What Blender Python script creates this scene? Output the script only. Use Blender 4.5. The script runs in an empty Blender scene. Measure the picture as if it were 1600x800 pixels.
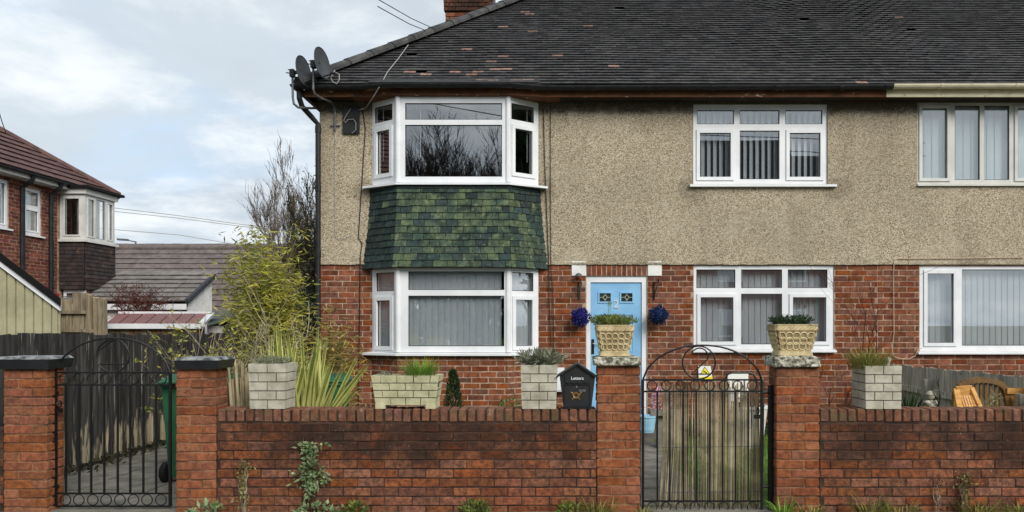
import bpy, math, random
from mathutils import Vector as V, Matrix, noise as mnoise
R = random.Random(7)
S = bpy.context.scene
COL = S.collection
F, VX, HZ, H = 1160.0, 880.0, 505.0, 1.55      # lens in photo pixels, vanishing point, horizon row, eye height

# ---------------------------------------------------------------- camera
cam = bpy.data.cameras.new("camera")
camo = bpy.data.objects.new("camera", cam)
COL.objects.link(camo)
camo.location = (0, 0, H)
camo.rotation_euler = (math.radians(90), 0, 0)
cam.sensor_width = 36
cam.lens = 36 * F / 1600
cam.shift_x = (800 - VX) / 1600
cam.shift_y = (HZ - 400) / 1600
cam.clip_end = 2000
S.camera = camo

# ---------------------------------------------------------------- sky, sun, exposure
S.view_settings.view_transform = 'Standard'
S.view_settings.look = 'None'
S.view_settings.exposure = 1.17
S.view_settings.gamma = 1.0
SUN = V((0.46, -0.70, 0.58)).normalized()
world = bpy.data.worlds.new("World")
S.world = world
world.use_nodes = True
wt = world.node_tree
wn, wl = wt.nodes, wt.links
bg = wn["Background"]
sky = wn.new('ShaderNodeTexSky')
sky.sky_type = 'NISHITA'
sky.sun_disc = False
sky.sun_elevation = math.asin(SUN.z)
sky.sun_rotation = math.atan2(SUN.x, SUN.y)
sky.air_density = 1.0
sky.dust_density = 1.5
tc = wn.new('ShaderNodeTexCoord')
sep = wn.new('ShaderNodeSeparateXYZ'); wl.new(tc.outputs['Generated'], sep.inputs[0])
zz = wn.new('ShaderNodeMath'); zz.operation = 'ADD'; wl.new(sep.outputs['Z'], zz.inputs[0]); zz.inputs[1].default_value = 0.22
dvx = wn.new('ShaderNodeMath'); dvx.operation = 'DIVIDE'; wl.new(sep.outputs['X'], dvx.inputs[0]); wl.new(zz.outputs[0], dvx.inputs[1])
dvy = wn.new('ShaderNodeMath'); dvy.operation = 'DIVIDE'; wl.new(sep.outputs['Y'], dvy.inputs[0]); wl.new(zz.outputs[0], dvy.inputs[1])
cmb = wn.new('ShaderNodeCombineXYZ'); wl.new(dvx.outputs[0], cmb.inputs[0]); wl.new(dvy.outputs[0], cmb.inputs[1])
def wnoise(scale, detail, rough, dist, off):
    mp = wn.new('ShaderNodeMapping'); wl.new(cmb.outputs[0], mp.inputs[0]); mp.inputs['Location'].default_value = off
    n = wn.new('ShaderNodeTexNoise'); wl.new(mp.outputs[0], n.inputs['Vector'])
    n.inputs['Scale'].default_value = scale; n.inputs['Detail'].default_value = detail
    n.inputs['Roughness'].default_value = rough; n.inputs['Distortion'].default_value = dist
    return n
def wramp(src, lo, hi):
    m = wn.new('ShaderNodeMapRange'); m.interpolation_type = 'SMOOTHSTEP'
    wl.new(src, m.inputs[0]); m.inputs[1].default_value = lo; m.inputs[2].default_value = hi
    return m.outputs[0]
def wmix(fac, a, b):
    m = wn.new('ShaderNodeMix'); m.data_type = 'RGBA'
    if isinstance(fac, float): m.inputs[0].default_value = fac
    else: wl.new(fac, m.inputs[0])
    for s, q in ((m.inputs[6], a), (m.inputs[7], b)):
        if isinstance(q, tuple): s.default_value = q + (1,)
        else: wl.new(q, s)
    return m.outputs[2]
n1 = wnoise(1.1, 9, 0.55, 0.35, (3.2, 1.0, 0))
n2 = wnoise(2.3, 8, 0.6, 0.2, (7.7, 4.1, 2))
n3 = wnoise(0.75, 5, 0.5, 0.1, (1.7, 9.1, 5))
blue = wmix(0.8, sky.outputs['Color'], (2.7, 3.4, 4.2))
veil = wmix(wramp(n1.outputs[0], 0.25, 0.50), blue, (3.05, 3.45, 3.8))
greyc = wmix(wramp(n3.outputs[0], 0.40, 0.62), veil, (2.65, 2.95, 3.3))
white = wmix(wramp(n2.outputs[0], 0.45, 0.69), greyc, (4.3, 4.55, 4.7))
wl.new(white, bg.inputs['Color'])
bg.inputs['Strength'].default_value = 0.1
sl = bpy.data.lights.new("sun", 'SUN')
sl.energy = 1.5; sl.angle = math.radians(32); sl.color = (1.0, 0.95, 0.88)
so = bpy.data.objects.new("sun", sl); COL.objects.link(so)
so.rotation_euler = SUN.to_track_quat('Z', 'Y').to_euler()
so.location = SUN * 60

# ---------------------------------------------------------------- helpers
def P(px, py, Y):
    return V(((px - VX) * Y / F, Y, H + (HZ - py) * Y / F))
def proj(p):
    return VX + F * p.x / max(p.y, .01), HZ - F * (p.z - H) / max(p.y, .01)
def inframe(p):
    if p.y < 1: return False
    a, b = proj(p)
    return -5 < a < 1605 and -5 < b < 805
WP = {}
def tag(o, label=None, cat=None, group=None, kind=None):
    if label: o["label"] = label
    if cat: o["category"] = cat
    if group: o["group"] = group
    if kind: o["kind"] = kind
    return o
def link(o, parent, wloc):
    wloc = V(wloc)
    COL.objects.link(o)
    WP[o.name] = wloc
    if parent is not None:
        o.parent = parent
        o.location = wloc - WP[parent.name]
    else:
        o.location = wloc
    return o
def thing(name, label, cat, loc, group=None):
    o = bpy.data.objects.new(name, None)
    o.empty_display_size = .2
    link(o, None, loc)
    return tag(o, label, cat, group)
def piece(name, mesh, parent, wloc, rot=None):
    o = bpy.data.objects.new(name, mesh)
    if rot is not None: o.rotation_euler = rot
    return link(o, parent, wloc)
Z = V((0, 0, 1))
class MB:
    def __init__(s): s.v, s.f, s.mi, s.cur = [], [], [], 0
    def add(s, vs, fs):
        b = len(s.v)
        s.v.extend([tuple(q) for q in vs])
        for f in fs:
            s.f.append([b + i for i in f]); s.mi.append(s.cur)
    def box(s, x0, x1, y0, y1, z0, z1):
        s.add([(x0,y0,z0),(x1,y0,z0),(x1,y1,z0),(x0,y1,z0),(x0,y0,z1),(x1,y0,z1),(x1,y1,z1),(x0,y1,z1)],
              [(3,2,1,0),(4,5,6,7),(0,1,5,4),(1,2,6,5),(2,3,7,6),(3,0,4,7)]); return s
    def hexa(s, p):     # 4 bottom + 4 top corners, counter-clockwise seen from above
        s.add(p, [(3,2,1,0),(4,5,6,7),(0,1,5,4),(1,2,6,5),(2,3,7,6),(3,0,4,7)]); return s
    def obox(s, c, ax, ay, az, hx, hy, hz):
        c, ax, ay, az = V(c), V(ax)*hx, V(ay)*hy, V(az)*hz
        return s.hexa([c-ax-ay-az, c+ax-ay-az, c+ax+ay-az, c-ax+ay-az, c-ax-ay+az, c+ax-ay+az, c+ax+ay+az, c-ax+ay+az])
    def bar(s, a, b, w, d, up=(0, 0, 1)):      # rectangular bar from a to b
        a, b = V(a), V(b); t = (b-a); L = t.length; t.normalize()
        up = V(up)
        if abs(t.dot(up)) > .98: up = V((0, 1, 0))
        x = t.cross(up).normalized(); y = x.cross(t)
        return s.obox((a+b)/2, x, t, y, w/2, L/2, d/2)
    def tube(s, pts, r, n=6, closed=False, caps=True):
        pts = [V(p) for p in pts]; m = len(pts)
        rr = r if isinstance(r, (list, tuple)) else [r]*m
        vs, fs = [], []; prev = None
        for i, p in enumerate(pts):
            if closed: t = pts[(i+1) % m] - pts[i-1]
            else: t = pts[min(i+1, m-1)] - pts[max(i-1, 0)]
            if t.length < 1e-9: t = V((0, 0, 1))
            t.normalize()
            if prev is None:
                a = V((0, 0, 1)) if abs(t.z) < .9 else V((1, 0, 0))
                x = t.cross(a).normalized()
            else:
                x = (prev - t*prev.dot(t))
                x = x.normalized() if x.length > 1e-6 else t.orthogonal().normalized()
            prev = x; y = t.cross(x)
            for k in range(n):
                a = 2*math.pi*k/n
                vs.append(p + (x*math.cos(a) + y*math.sin(a))*rr[i])
        for i in range(m if closed else m-1):
            j = (i+1) % m
            for k in range(n):
                l = (k+1) % n
                fs.append((i*n+k, i*n+l, j*n+l, j*n+k))
        if caps and not closed:
            fs.append(tuple(range(n-1, -1, -1))); fs.append(tuple((m-1)*n+k for k in range(n)))
        s.add(vs, fs); return s
    def lathe(s, prof, c, n=20, axis=None):
        c = V(c); vs, fs = [], []
        if axis is None: X, Y, A = V((1,0,0)), V((0,1,0)), Z
        else:
            A = V(axis).normalized(); X = A.orthogonal().normalized(); Y = A.cross(X)
        for r, z in prof:
            for k in range(n):
                a = 2*math.pi*k/n
                vs.append(c + A*z + (X*math.cos(a) + Y*math.sin(a))*r)
        for i in range(len(prof)-1):
            for k in range(n):
                l = (k+1) % n
                fs.append((i*n+k, i*n+l, (i+1)*n+l, (i+1)*n+k))
        fs.append(tuple(range(n-1, -1, -1))); fs.append(tuple((len(prof)-1)*n+k for k in range(n)))
        s.add(vs, fs); return s
    def prism(s, poly, ext):
        poly = [V(p) for p in poly]; ext = V(ext); n = len(poly)
        fs = [tuple(range(n)), tuple(range(2*n-1, n-1, -1))]
        for i in range(n):
            j = (i+1) % n
            fs.append((i, i+n, j+n, j))
        s.add(poly + [p+ext for p in poly], fs); return s
    def sweep(s, prof, path, side=None):      # prof [(a,b)]: a to the right of travel, b up; flat path
        path = [V(p) for p in path]; m = len(path); n = len(prof); vs, fs = [], []
        for i, p in enumerate(path):
            t1 = (path[i]-path[i-1]).normalized() if i else (path[1]-path[0]).normalized()
            t2 = (path[i+1]-path[i]).normalized() if i < m-1 else t1
            t = (t1+t2).normalized(); x = t.cross(Z).normalized(); k = 1/max(.4, t.dot(t1))
            vs += [p + x*a*k + Z*b for a, b in prof]
        for i in range(m-1):
            for k in range(n):
                l = (k+1) % n
                fs.append((i*n+k, (i+1)*n+k, (i+1)*n+l, i*n+l))
        fs.append(tuple(range(n))); fs.append(tuple((m-1)*n+k for k in range(n-1, -1, -1)))
        s.add(vs, fs); return s
    def leaf(s, p, d, l, w, nrm=None, fold=.0):
        p, d = V(p), V(d).normalized()
        q = nrm if nrm is not None else V((R.uniform(-1,1), R.uniform(-1,1), R.uniform(-1,1)))
        x = d.cross(q)
        x = x.normalized() if x.length > 1e-4 else d.orthogonal().normalized()
        up = x.cross(d)
        s.add([p, p+d*l*.45+x*w*.5+up*fold*w, p+d*l, p+d*l*.45-x*w*.5+up*fold*w], [(0,1,2),(0,2,3)]); return s
    def blade(s, p, d, l, w, droop, n=4, side=None):
        p, d = V(p), V(d).normalized()
        hd = V((d.x, d.y, 0)); hd = hd.normalized() if hd.length > 1e-4 else V((1,0,0))
        x = side if side is not None else d.cross(Z)
        x = x.normalized() if x.length > 1e-4 else V((1,0,0))
        vs, fs = [], []; q = p.copy(); dd = d.copy()
        for i in range(n+1):
            f = i/n; ww = w*(.55 + 1.2*f*(1-f)*1.2)*(1 if f < .6 else max(.04, (1-f)/.4))
            vs += [q - x*ww/2, q + x*ww/2]
            q = q + dd*(l/n); dd = (dd + (hd*.5 - Z)*droop/n).normalized()
        for i in range(n): fs.append((2*i, 2*i+1, 2*i+3, 2*i+2))
        s.add(vs, fs); return s
    def ring(s, c, ax, ay, r, rt, n=16, k=5, sy=1.0):
        c, ax, ay = V(c), V(ax), V(ay)
        s.tube([c + ax*math.cos(2*math.pi*i/n)*r + ay*math.sin(2*math.pi*i/n)*r*sy for i in range(n)], rt, k, closed=True); return s
    def mesh(s, name, mats, origin=(0, 0, 0), smooth=False):
        o = V(origin); me = bpy.data.meshes.new(name)
        me.from_pydata([(q[0]-o.x, q[1]-o.y, q[2]-o.z) for q in s.v], [], s.f)
        for m in (mats if isinstance(mats, (list, tuple)) else [mats]): me.materials.append(m)
        me.polygons.foreach_set('material_index', s.mi)
        if smooth is True: me.polygons.foreach_set('use_smooth', [True]*len(me.polygons))
        me.update(); return me
    def build(s, name, mats, parent=None, smooth=False, origin=None, **t):
        if origin is None:
            xs = [q[0] for q in s.v]; ys = [q[1] for q in s.v]; zs = [q[2] for q in s.v]
            origin = ((min(xs)+max(xs))/2, (min(ys)+max(ys))/2, min(zs))
        o = bpy.data.objects.new(name, s.mesh(name, mats, origin, smooth))
        link(o, parent, origin)
        return tag(o, **t)

# ---------------------------------------------------------------- materials
def lin(r, g, b):
    f = lambda c: (c/255/12.92) if c <= 10 else ((c/255+.055)/1.055)**2.4
    return (f(r), f(g), f(b))
class NT:
    def __init__(s, m): s.t = m.node_tree; s.n = s.t.nodes; s.l = s.t.links
    def new(s, typ, **kw):
        x = s.n.new(typ)
        for k, v in kw.items(): setattr(x, k, v)
        return x
    def put(s, sock, val):
        if hasattr(val, 'links'): s.l.new(val, sock)
        elif isinstance(val, tuple) and len(val) == 3 and sock.type == 'RGBA': sock.default_value = val + (1,)
        else: sock.default_value = val
    def math(s, op, a, b=None, clamp=False):
        m = s.new('ShaderNodeMath', operation=op); m.use_clamp = clamp
        s.put(m.inputs[0], a)
        if b is not None: s.put(m.inputs[1], b)
        return m.outputs[0]
    def mix(s, fac, a, b, mode='MIX'):
        m = s.new('ShaderNodeMix', data_type='RGBA', blend_type=mode)
        s.put(m.inputs[0], fac); s.put(m.inputs[6], a); s.put(m.inputs[7], b); return m.outputs[2]
    def rng(s, v, lo, hi, a=0.0, b=1.0, smooth=True):
        m = s.new('ShaderNodeMapRange'); m.interpolation_type = 'SMOOTHSTEP' if smooth else 'LINEAR'
        s.put(m.inputs[0], v); m.inputs[1].default_value = lo; m.inputs[2].default_value = hi
        m.inputs[3].default_value = a; m.inputs[4].default_value = b; return m.outputs[0]
    def noise(s, vec, scale, detail=4, rough=.55, dist=0, stretch=None):
        if stretch:
            mp = s.new('ShaderNodeMapping'); s.l.new(vec, mp.inputs[0]); mp.inputs['Scale'].default_value = stretch; vec = mp.outputs[0]
        n = s.new('ShaderNodeTexNoise'); s.l.new(vec, n.inputs['Vector'])
        n.inputs['Scale'].default_value = scale; n.inputs['Detail'].default_value = detail
        n.inputs['Roughness'].default_value = rough; n.inputs['Distortion'].default_value = dist
        return n.outputs[0]
def start(name):
    m = bpy.data.materials.new(name); m.use_nodes = True
    t = NT(m); b = t.n['Principled BSDF']
    g = t.new('ShaderNodeNewGeometry')
    return m, t, b, g
def rnd(t, g):
    oi = t.new('ShaderNodeObjectInfo')
    return t.math('FRACT', t.math('MULTIPLY', t.math('ADD', oi.outputs['Random'], g.outputs['Random Per Island']), 7.31))
def M(name, c1, c2=None, sc=8, lo=.35, hi=.65, rand=0., hue=0., rough=.8, bump=0., bsc=60, metal=0., spec=.3, stretch=None, dirts=(), detail=5, transl=0.):
    m, t, b, g = start(name)
    pos = g.outputs['Position']
    col = c1
    if c2 is not None:
        n = t.noise(pos, sc, detail, .6, .2, stretch)
        col = t.mix(t.rng(n, lo, hi), c1, c2)
    if rand or hue:
        r = rnd(t, g)
        hs = t.new('ShaderNodeHueSaturation')
        t.put(hs.inputs['Value'], t.rng(r, 0, 1, 1-rand, 1+rand, False))
        r2 = t.math('FRACT', t.math('MULTIPLY', r, 13.7))
        t.put(hs.inputs['Hue'], t.rng(r2, 0, 1, .5-hue, .5+hue, False))
        t.put(hs.inputs['Saturation'], t.rng(t.math('FRACT', t.math('MULTIPLY', r, 29.3)), 0, 1, 1-rand*.5, 1+rand*.3, False))
        t.put(hs.inputs['Color'], col); col = hs.outputs[0]
    xyz = t.new('ShaderNodeSeparateXYZ'); t.l.new(pos, xyz.inputs[0])
    for d in dirts:      # dict: col, sc, lo, hi, amt, st(retch), ax, a0, a1 (mask from a0=0 to a1=1 along the axis)
        n = t.noise(pos, d['sc'], d.get('det', 6), .65, d.get('dist', .3), d.get('st'))
        if 'ax' in d:
            k = t.rng(xyz.outputs[d['ax']], d['a0'], d['a1'])
            n = t.math('ADD', n, t.math('MULTIPLY', t.math('SUBTRACT', k, 1.0), d.get('w', .5)))
        f = t.math('MULTIPLY', t.rng(n, d['lo'], d['hi']), d.get('amt', 1.))
        col = t.mix(f, col, d['col'])
    t.put(b.inputs['Base Color'], col)
    b.inputs['Roughness'].default_value = rough; b.inputs['Metallic'].default_value = metal
    b.inputs['Specular IOR Level'].default_value = spec
    if bump:
        n = t.noise(pos, bsc, 5, .65, 0, stretch)
        bp = t.new('ShaderNodeBump'); bp.inputs['Strength'].default_value = bump; bp.inputs['Distance'].default_value = .01
        t.put(bp.inputs['Height'], n); t.l.new(bp.outputs[0], b.inputs['Normal'])
    if transl:
        tr = t.new('ShaderNodeBsdfTranslucent'); t.put(tr.inputs[0], col)
        mx = t.new('ShaderNodeMixShader'); mx.inputs[0].default_value = transl
        t.l.new(b.outputs[0], mx.inputs[1]); t.l.new(tr.outputs[0], mx.inputs[2])
        t.l.new(mx.outputs[0], t.n['Material Output'].inputs[0])
    return m
SOOT = lin(30, 24, 21)
brick_house = M('house brick', lin(132, 75, 46), lin(98, 55, 36), sc=14, rand=.32, hue=.006, rough=.9, bump=.5, bsc=90,
                dirts=[dict(col=lin(64, 42, 34), sc=1.6, lo=.5, hi=.75, amt=.5), dict(col=lin(160, 122, 100), sc=40, lo=.62, hi=.8, amt=.5), dict(col=lin(156, 116, 92), sc=4, lo=.58, hi=.8, amt=.35)])
brick_wall = M('garden wall brick', lin(144, 88, 58), lin(100, 60, 42), sc=22, rand=.28, hue=.005, rough=.92, bump=.8, bsc=110,
               dirts=[dict(col=SOOT, sc=1.3, lo=.30, hi=.56, amt=.80, ax=2, a0=.08, a1=.60, w=.40, det=9),
                      dict(col=lin(40, 28, 22), sc=30, lo=.50, hi=.68, amt=.7), dict(col=lin(50, 36, 28), sc=85, lo=.52, hi=.66, amt=.55),
                      dict(col=lin(105, 100, 70), sc=3.5, lo=.6, hi=.8, amt=.25), dict(col=lin(150, 118, 92), sc=5, lo=.58, hi=.78, amt=.4), dict(col=SOOT, sc=5, lo=.54, hi=.70, amt=.75, ax=2, a0=.12, a1=.5, w=.2), dict(col=lin(26, 21, 19), sc=3.5, st=(1, 1, .25), lo=.52, hi=.68, amt=.6, ax=2, a0=.1, a1=.55, w=.25), dict(col=lin(88, 92, 58), sc=8, lo=.60, hi=.72, amt=.45, ax=2, a0=.3, a1=.05, w=.2), dict(col=lin(215, 205, 190), sc=55, lo=.735, hi=.77, amt=.9, det=2)])
brick_pillar = M('pillar brick', lin(152, 92, 58), lin(118, 68, 44), sc=20, rand=.2, hue=.005, rough=.92, bump=.8, bsc=110,
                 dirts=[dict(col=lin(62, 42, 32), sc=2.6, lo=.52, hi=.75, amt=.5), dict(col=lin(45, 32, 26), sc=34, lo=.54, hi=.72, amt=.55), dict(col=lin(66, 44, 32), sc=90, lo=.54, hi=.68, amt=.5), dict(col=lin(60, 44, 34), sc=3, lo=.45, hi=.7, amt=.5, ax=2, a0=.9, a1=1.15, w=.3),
                        dict(col=lin(215, 205, 190), sc=55, lo=.74, hi=.78, amt=.8, det=2)])
brick_cope = M('coping brick', lin(132, 88, 66), lin(98, 66, 52), sc=22, rand=.18, hue=.005, rough=.92, bump=.8, bsc=110,
               dirts=[dict(col=lin(58, 42, 36), sc=3, lo=.45, hi=.7, amt=.5), dict(col=lin(92, 94, 62), sc=6, lo=.52, hi=.68, amt=.5), dict(col=lin(176, 160, 140), sc=14, lo=.62, hi=.7, amt=.4)])
mortar = M('mortar', lin(176, 150, 130), lin(132, 108, 92), sc=9, rough=.95, bump=.4)
mortar_dark = M('sooty mortar', lin(78, 58, 46), lin(40, 30, 26), sc=5, rough=.95, bump=.4)
mortar_pillar = M('pillar mortar', lin(150, 112, 84), lin(80, 60, 46), sc=7, rough=.95, bump=.4)
upvc = M('white plastic', lin(228, 230, 233), lin(216, 219, 222), sc=3, rough=.32, spec=.5, dirts=[dict(col=lin(150, 150, 145), sc=9, lo=.62, hi=.85, amt=.35)])
upvc_old = M('old pale plastic', lin(206, 206, 202), lin(190, 190, 186), sc=3, rough=.4, dirts=[dict(col=lin(130, 128, 120), sc=7, lo=.55, hi=.85, amt=.4)])
gasket = M('black gasket', lin(22, 24, 26), rough=.6)
blackp = M('black gutter plastic', lin(24, 25, 27), lin(36, 38, 40), sc=6, rough=.5, dirts=[dict(col=lin(70, 72, 60), sc=9, lo=.6, hi=.8, amt=.5)])
iron = M('black painted iron', lin(13, 13, 14), lin(20, 20, 20), sc=18, rough=.45, spec=.35, bump=.15, bsc=120, dirts=[dict(col=lin(74, 44, 30), sc=20, lo=.66, hi=.78, amt=.6)])
steel = M('grey galvanised pole', lin(104, 106, 108), lin(80, 82, 84), sc=14, rough=.55, metal=.3)
dishm = M('grey dish', lin(72, 77, 82), lin(62, 66, 70), sc=6, rough=.6)
brownp = M('peeling brown fascia', lin(108, 68, 42), lin(84, 54, 36), sc=6, rough=.75, bump=.3, bsc=30,
           dirts=[dict(col=lin(196, 182, 160), sc=7, lo=.63, hi=.66, amt=.9, st=(1, 1, 2.2)), dict(col=lin(40, 28, 20), sc=5, lo=.55, hi=.75, amt=.5, st=(1, 1, 2))])
creamp = M('peeling cream fascia', lin(218, 210, 182), lin(202, 194, 168), sc=6, rough=.7,
           dirts=[dict(col=lin(96, 84, 60), sc=8, lo=.62, hi=.66, amt=.8, st=(1, 1, 1.5))])
soffit = M('dark soffit', lin(60, 44, 34), lin(40, 30, 26), sc=5, rough=.85)
rooftile = M('roof tile', lin(70, 69, 70), lin(51, 51, 53), sc=11, rand=.38, hue=.02, rough=.72, bump=.4, bsc=70,
             dirts=[dict(col=lin(98, 96, 86), sc=2.2, lo=.54, hi=.8, amt=.5), dict(col=lin(96, 98, 70), sc=12, lo=.64, hi=.72, amt=.5), dict(col=lin(78, 62, 54), sc=4, lo=.56, hi=.7, amt=.4), dict(col=lin(110, 110, 104), sc=30, lo=.62, hi=.75, amt=.4)])
pinktile = M('fresh pinkish tile', lin(164, 134, 122), lin(120, 98, 90), sc=20, rand=.28, rough=.85)
ridgem = M('hip tile', lin(74, 74, 74), lin(52, 52, 53), sc=7, rand=.18, rough=.85, bump=.5, dirts=[dict(col=lin(112, 114, 96), sc=9, lo=.56, hi=.72, amt=.6)])
felt = M('roof felt', lin(16, 16, 17), rough=.95)
redtile = M('red concrete tile', lin(100, 74, 70), lin(76, 56, 54), sc=6, rand=.14, rough=.85, bump=.3, dirts=[dict(col=lin(60, 52, 46), sc=3, lo=.5, hi=.8, amt=.5)])
greytile = M('grey concrete tile', lin(112, 102, 98), lin(92, 84, 82), sc=5, rand=.10, rough=.85, bump=.3, dirts=[dict(col=lin(70, 68, 60), sc=2, lo=.5, hi=.8, amt=.4)])
paletile = M('pale grey concrete tile', lin(128, 124, 120), lin(104, 100, 98), sc=5, rand=.10, rough=.85, bump=.3)
lichen = M('lichened green tile', lin(50, 68, 59), lin(38, 54, 50), sc=17, lo=.38, hi=.62, rand=.38, hue=.015, rough=.85, bump=.5, bsc=80,
           dirts=[dict(col=lin(104, 118, 82), sc=4.5, lo=.40, hi=.66, amt=.66, det=10), dict(col=lin(126, 134, 104), sc=13, lo=.52, hi=.68, amt=.55), dict(col=lin(34, 48, 42), sc=20, lo=.54, hi=.68, amt=.85)])
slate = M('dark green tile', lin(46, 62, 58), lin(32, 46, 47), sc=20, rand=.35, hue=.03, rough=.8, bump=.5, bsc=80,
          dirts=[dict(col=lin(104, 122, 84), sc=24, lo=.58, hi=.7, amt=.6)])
whitep = M('white masonry paint', lin(226, 226, 224), lin(208, 208, 206), sc=5, rough=.75, bump=.2, dirts=[dict(col=lin(110, 108, 104), sc=13, lo=.6, hi=.68, amt=.7)])
doorblue = M('sky blue door', lin(134, 184, 220), lin(124, 174, 214), sc=4, rough=.42, spec=.4)
bluedk = M('dark leaded glass', lin(26, 40, 40), lin(44, 56, 46), sc=30, rough=.15, spec=.6)
lead = M('lead strip', lin(206, 200, 176), rough=.5, metal=.4)
chrome = M('bright metal', lin(200, 200, 200), rough=.25, metal=.9)
silver = M('silvery paint', lin(214, 220, 224), rough=.35, metal=.3)
gold = M('brass', lin(176, 138, 84), rough=.4, metal=.7)
blindm = M('grey blind slat', lin(226, 230, 236), lin(216, 220, 228), sc=3, rand=.04, rough=.8, transl=.15)
netm = M('pale net curtain', lin(232, 238, 240), lin(216, 226, 230), sc=2, rand=.05, rough=.8, transl=.15, stretch=(6, 1, .3))
roomm = M('dim room', lin(96, 90, 84), rough=.9)
concrete = M('pale cast concrete', lin(186, 182, 166), lin(160, 156, 140), sc=9, rough=.9, bump=.5, bsc=70,
             dirts=[dict(col=lin(112, 110, 92), sc=4, lo=.5, hi=.8, amt=.5), dict(col=lin(100, 108, 70), sc=9, lo=.6, hi=.75, amt=.35)])
concrete_y = M('yellowed cast stone', lin(194, 190, 156), lin(170, 166, 132), sc=9, rough=.9, bump=.5, bsc=70, dirts=[dict(col=lin(120, 120, 84), sc=6, lo=.5, hi=.75, amt=.5)])
joint = M('cast joint', lin(96, 92, 80), lin(70, 68, 58), sc=9, rough=.95)
potm = M('buff cast stone', lin(206, 190, 150), lin(180, 162, 122), sc=16, rough=.9, bump=.5, bsc=80, dirts=[dict(col=lin(110, 92, 62), sc=12, lo=.52, hi=.75, amt=.6)])
potdk = M('weathered buff stone', lin(150, 134, 100), lin(126, 110, 80), sc=16, rough=.95)
capblk = M('black painted cap', lin(28, 30, 33), lin(18, 20, 24), sc=7, rough=.42, spec=.5, bump=.6, bsc=25)
cappale = M('pale cap top', lin(150, 152, 152), lin(60, 63, 66), sc=11, rough=.6, bump=.5)  # mottled paler grey for the bevelled top of the black caps
capstone = M('lichened stone cap', lin(170, 166, 150), lin(92, 90, 78), sc=26, lo=.42, hi=.56, rough=.95, bump=1., bsc=40, dirts=[dict(col=lin(214, 214, 200), sc=18, lo=.52, hi=.6, amt=.8), dict(col=lin(86, 92, 52), sc=11, lo=.58, hi=.68, amt=.7)])
soil = M('soil', lin(48, 38, 30), lin(32, 26, 20), sc=30, rough=1., bump=.6)
fencebl = M('peeling black fence', lin(70, 68, 66), lin(38, 38, 38), sc=6, rand=.3, rough=.85, bump=.5, bsc=30, stretch=(4, 4, .35),
            dirts=[dict(col=lin(176, 164, 136), sc=3.2, lo=.47, hi=.56, amt=.85, st=(3, 3, .4), ax=2, a0=1.0, a1=.2, w=.36),
                   dict(col=lin(158, 154, 146), sc=5, lo=.60, hi=.66, amt=.75, st=(5, 5, .25))])
fencegr = M('weathered grey timber', lin(176, 170, 158), lin(140, 134, 122), sc=6, rand=.22, rough=.9, bump=.5, bsc=30, stretch=(5, 5, .4), dirts=[dict(col=lin(60, 62, 46), sc=6, lo=.55, hi=.7, amt=.6)])
timber = M('pale timber', lin(150, 138, 116), lin(118, 106, 86), sc=6, rand=.2, rough=.9, bump=.4, stretch=(4, 4, .5), dirts=[dict(col=lin(74, 80, 50), sc=5, lo=.55, hi=.75, amt=.5)])
teak = M('golden varnished wood', lin(210, 158, 86), lin(180, 128, 64), sc=8, rand=.12, rough=.5, stretch=(1, 1, 5), bump=.2)
teakdk = M('dull brown wood', lin(120, 92, 52), lin(94, 70, 40), sc=8, rand=.12, rough=.6)
slabm = M('paving slab', lin(128, 124, 114), lin(98, 96, 88), sc=5, rand=.10, rough=.9, bump=.4, dirts=[dict(col=lin(70, 74, 56), sc=4, lo=.5, hi=.75, amt=.5)])
tarmac = M('asphalt', lin(66, 66, 68), lin(54, 54, 56), sc=30, rough=.9, bump=.4, bsc=150)
grassm = M('grass', lin(74, 104, 44), lin(52, 78, 34), sc=3, rand=.25, rough=.8, spec=.1)
earth = M('rough ground', lin(74, 82, 50), lin(62, 58, 42), sc=.8, rough=1., bump=.4)
binm = M('green bin plastic', lin(38, 92, 62), lin(30, 78, 52), sc=4, rough=.5)
rubber = M('rubber', lin(22, 22, 22), rough=.8)
boxblk = M('black enamel', lin(26, 28, 29), lin(34, 36, 37), sc=9, rough=.42, spec=.5)
cable_w = M('pale cable', lin(190, 166, 142), rough=.7)
cable_g = M('grey cable', lin(150, 150, 146), rough=.7)
cable_b = M('black cable', lin(28, 26, 24), rough=.7)
reed = M('dry reed', lin(172, 158, 128), lin(122, 112, 90), sc=5, rand=.45, rough=.9, spec=.1, dirts=[dict(col=lin(96, 98, 60), sc=4, lo=.5, hi=.7, amt=.35)])
bark = M('bark', lin(112, 100, 86), lin(84, 74, 64), sc=10, rand=.1, rough=.95)
barkdk = M('dark twig', lin(58, 50, 44), lin(44, 38, 34), sc=10, rough=.95)
bamboo_leaf = M('bamboo leaf', lin(172, 164, 76), lin(130, 134, 56), sc=5, rand=.3, hue=.015, rough=.6, spec=.2, transl=.25)
dryleaf = M('dry leaf', lin(168, 148, 92), lin(138, 118, 66), sc=5, rand=.3, hue=.02, rough=.8, transl=.2)
phor = M('variegated leaf green', lin(140, 150, 72), lin(112, 128, 58), sc=6, rough=.5, spec=.3, transl=.15, rand=.12)
phory = M('variegated leaf yellow', lin(212, 208, 130), lin(188, 188, 104), sc=6, rough=.5, spec=.3, transl=.15, rand=.12)
shrubg = M('shrub leaf', lin(120, 130, 60), lin(74, 92, 42), sc=7, rand=.35, hue=.03, rough=.6, spec=.2, transl=.2)
darkg = M('dark evergreen leaf', lin(52, 72, 40), lin(34, 52, 30), sc=7, rand=.35, hue=.02, rough=.7, spec=.15, transl=.15)
palegreen = M('ivy leaf', lin(150, 164, 122), lin(84, 108, 64), sc=14, rand=.35, hue=.03, rough=.6, spec=.2, transl=.15)
greyleaf = M('grey lavender leaf', lin(136, 138, 118), lin(98, 104, 84), sc=12, rand=.3, rough=.8, spec=.1, transl=.15)
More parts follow.
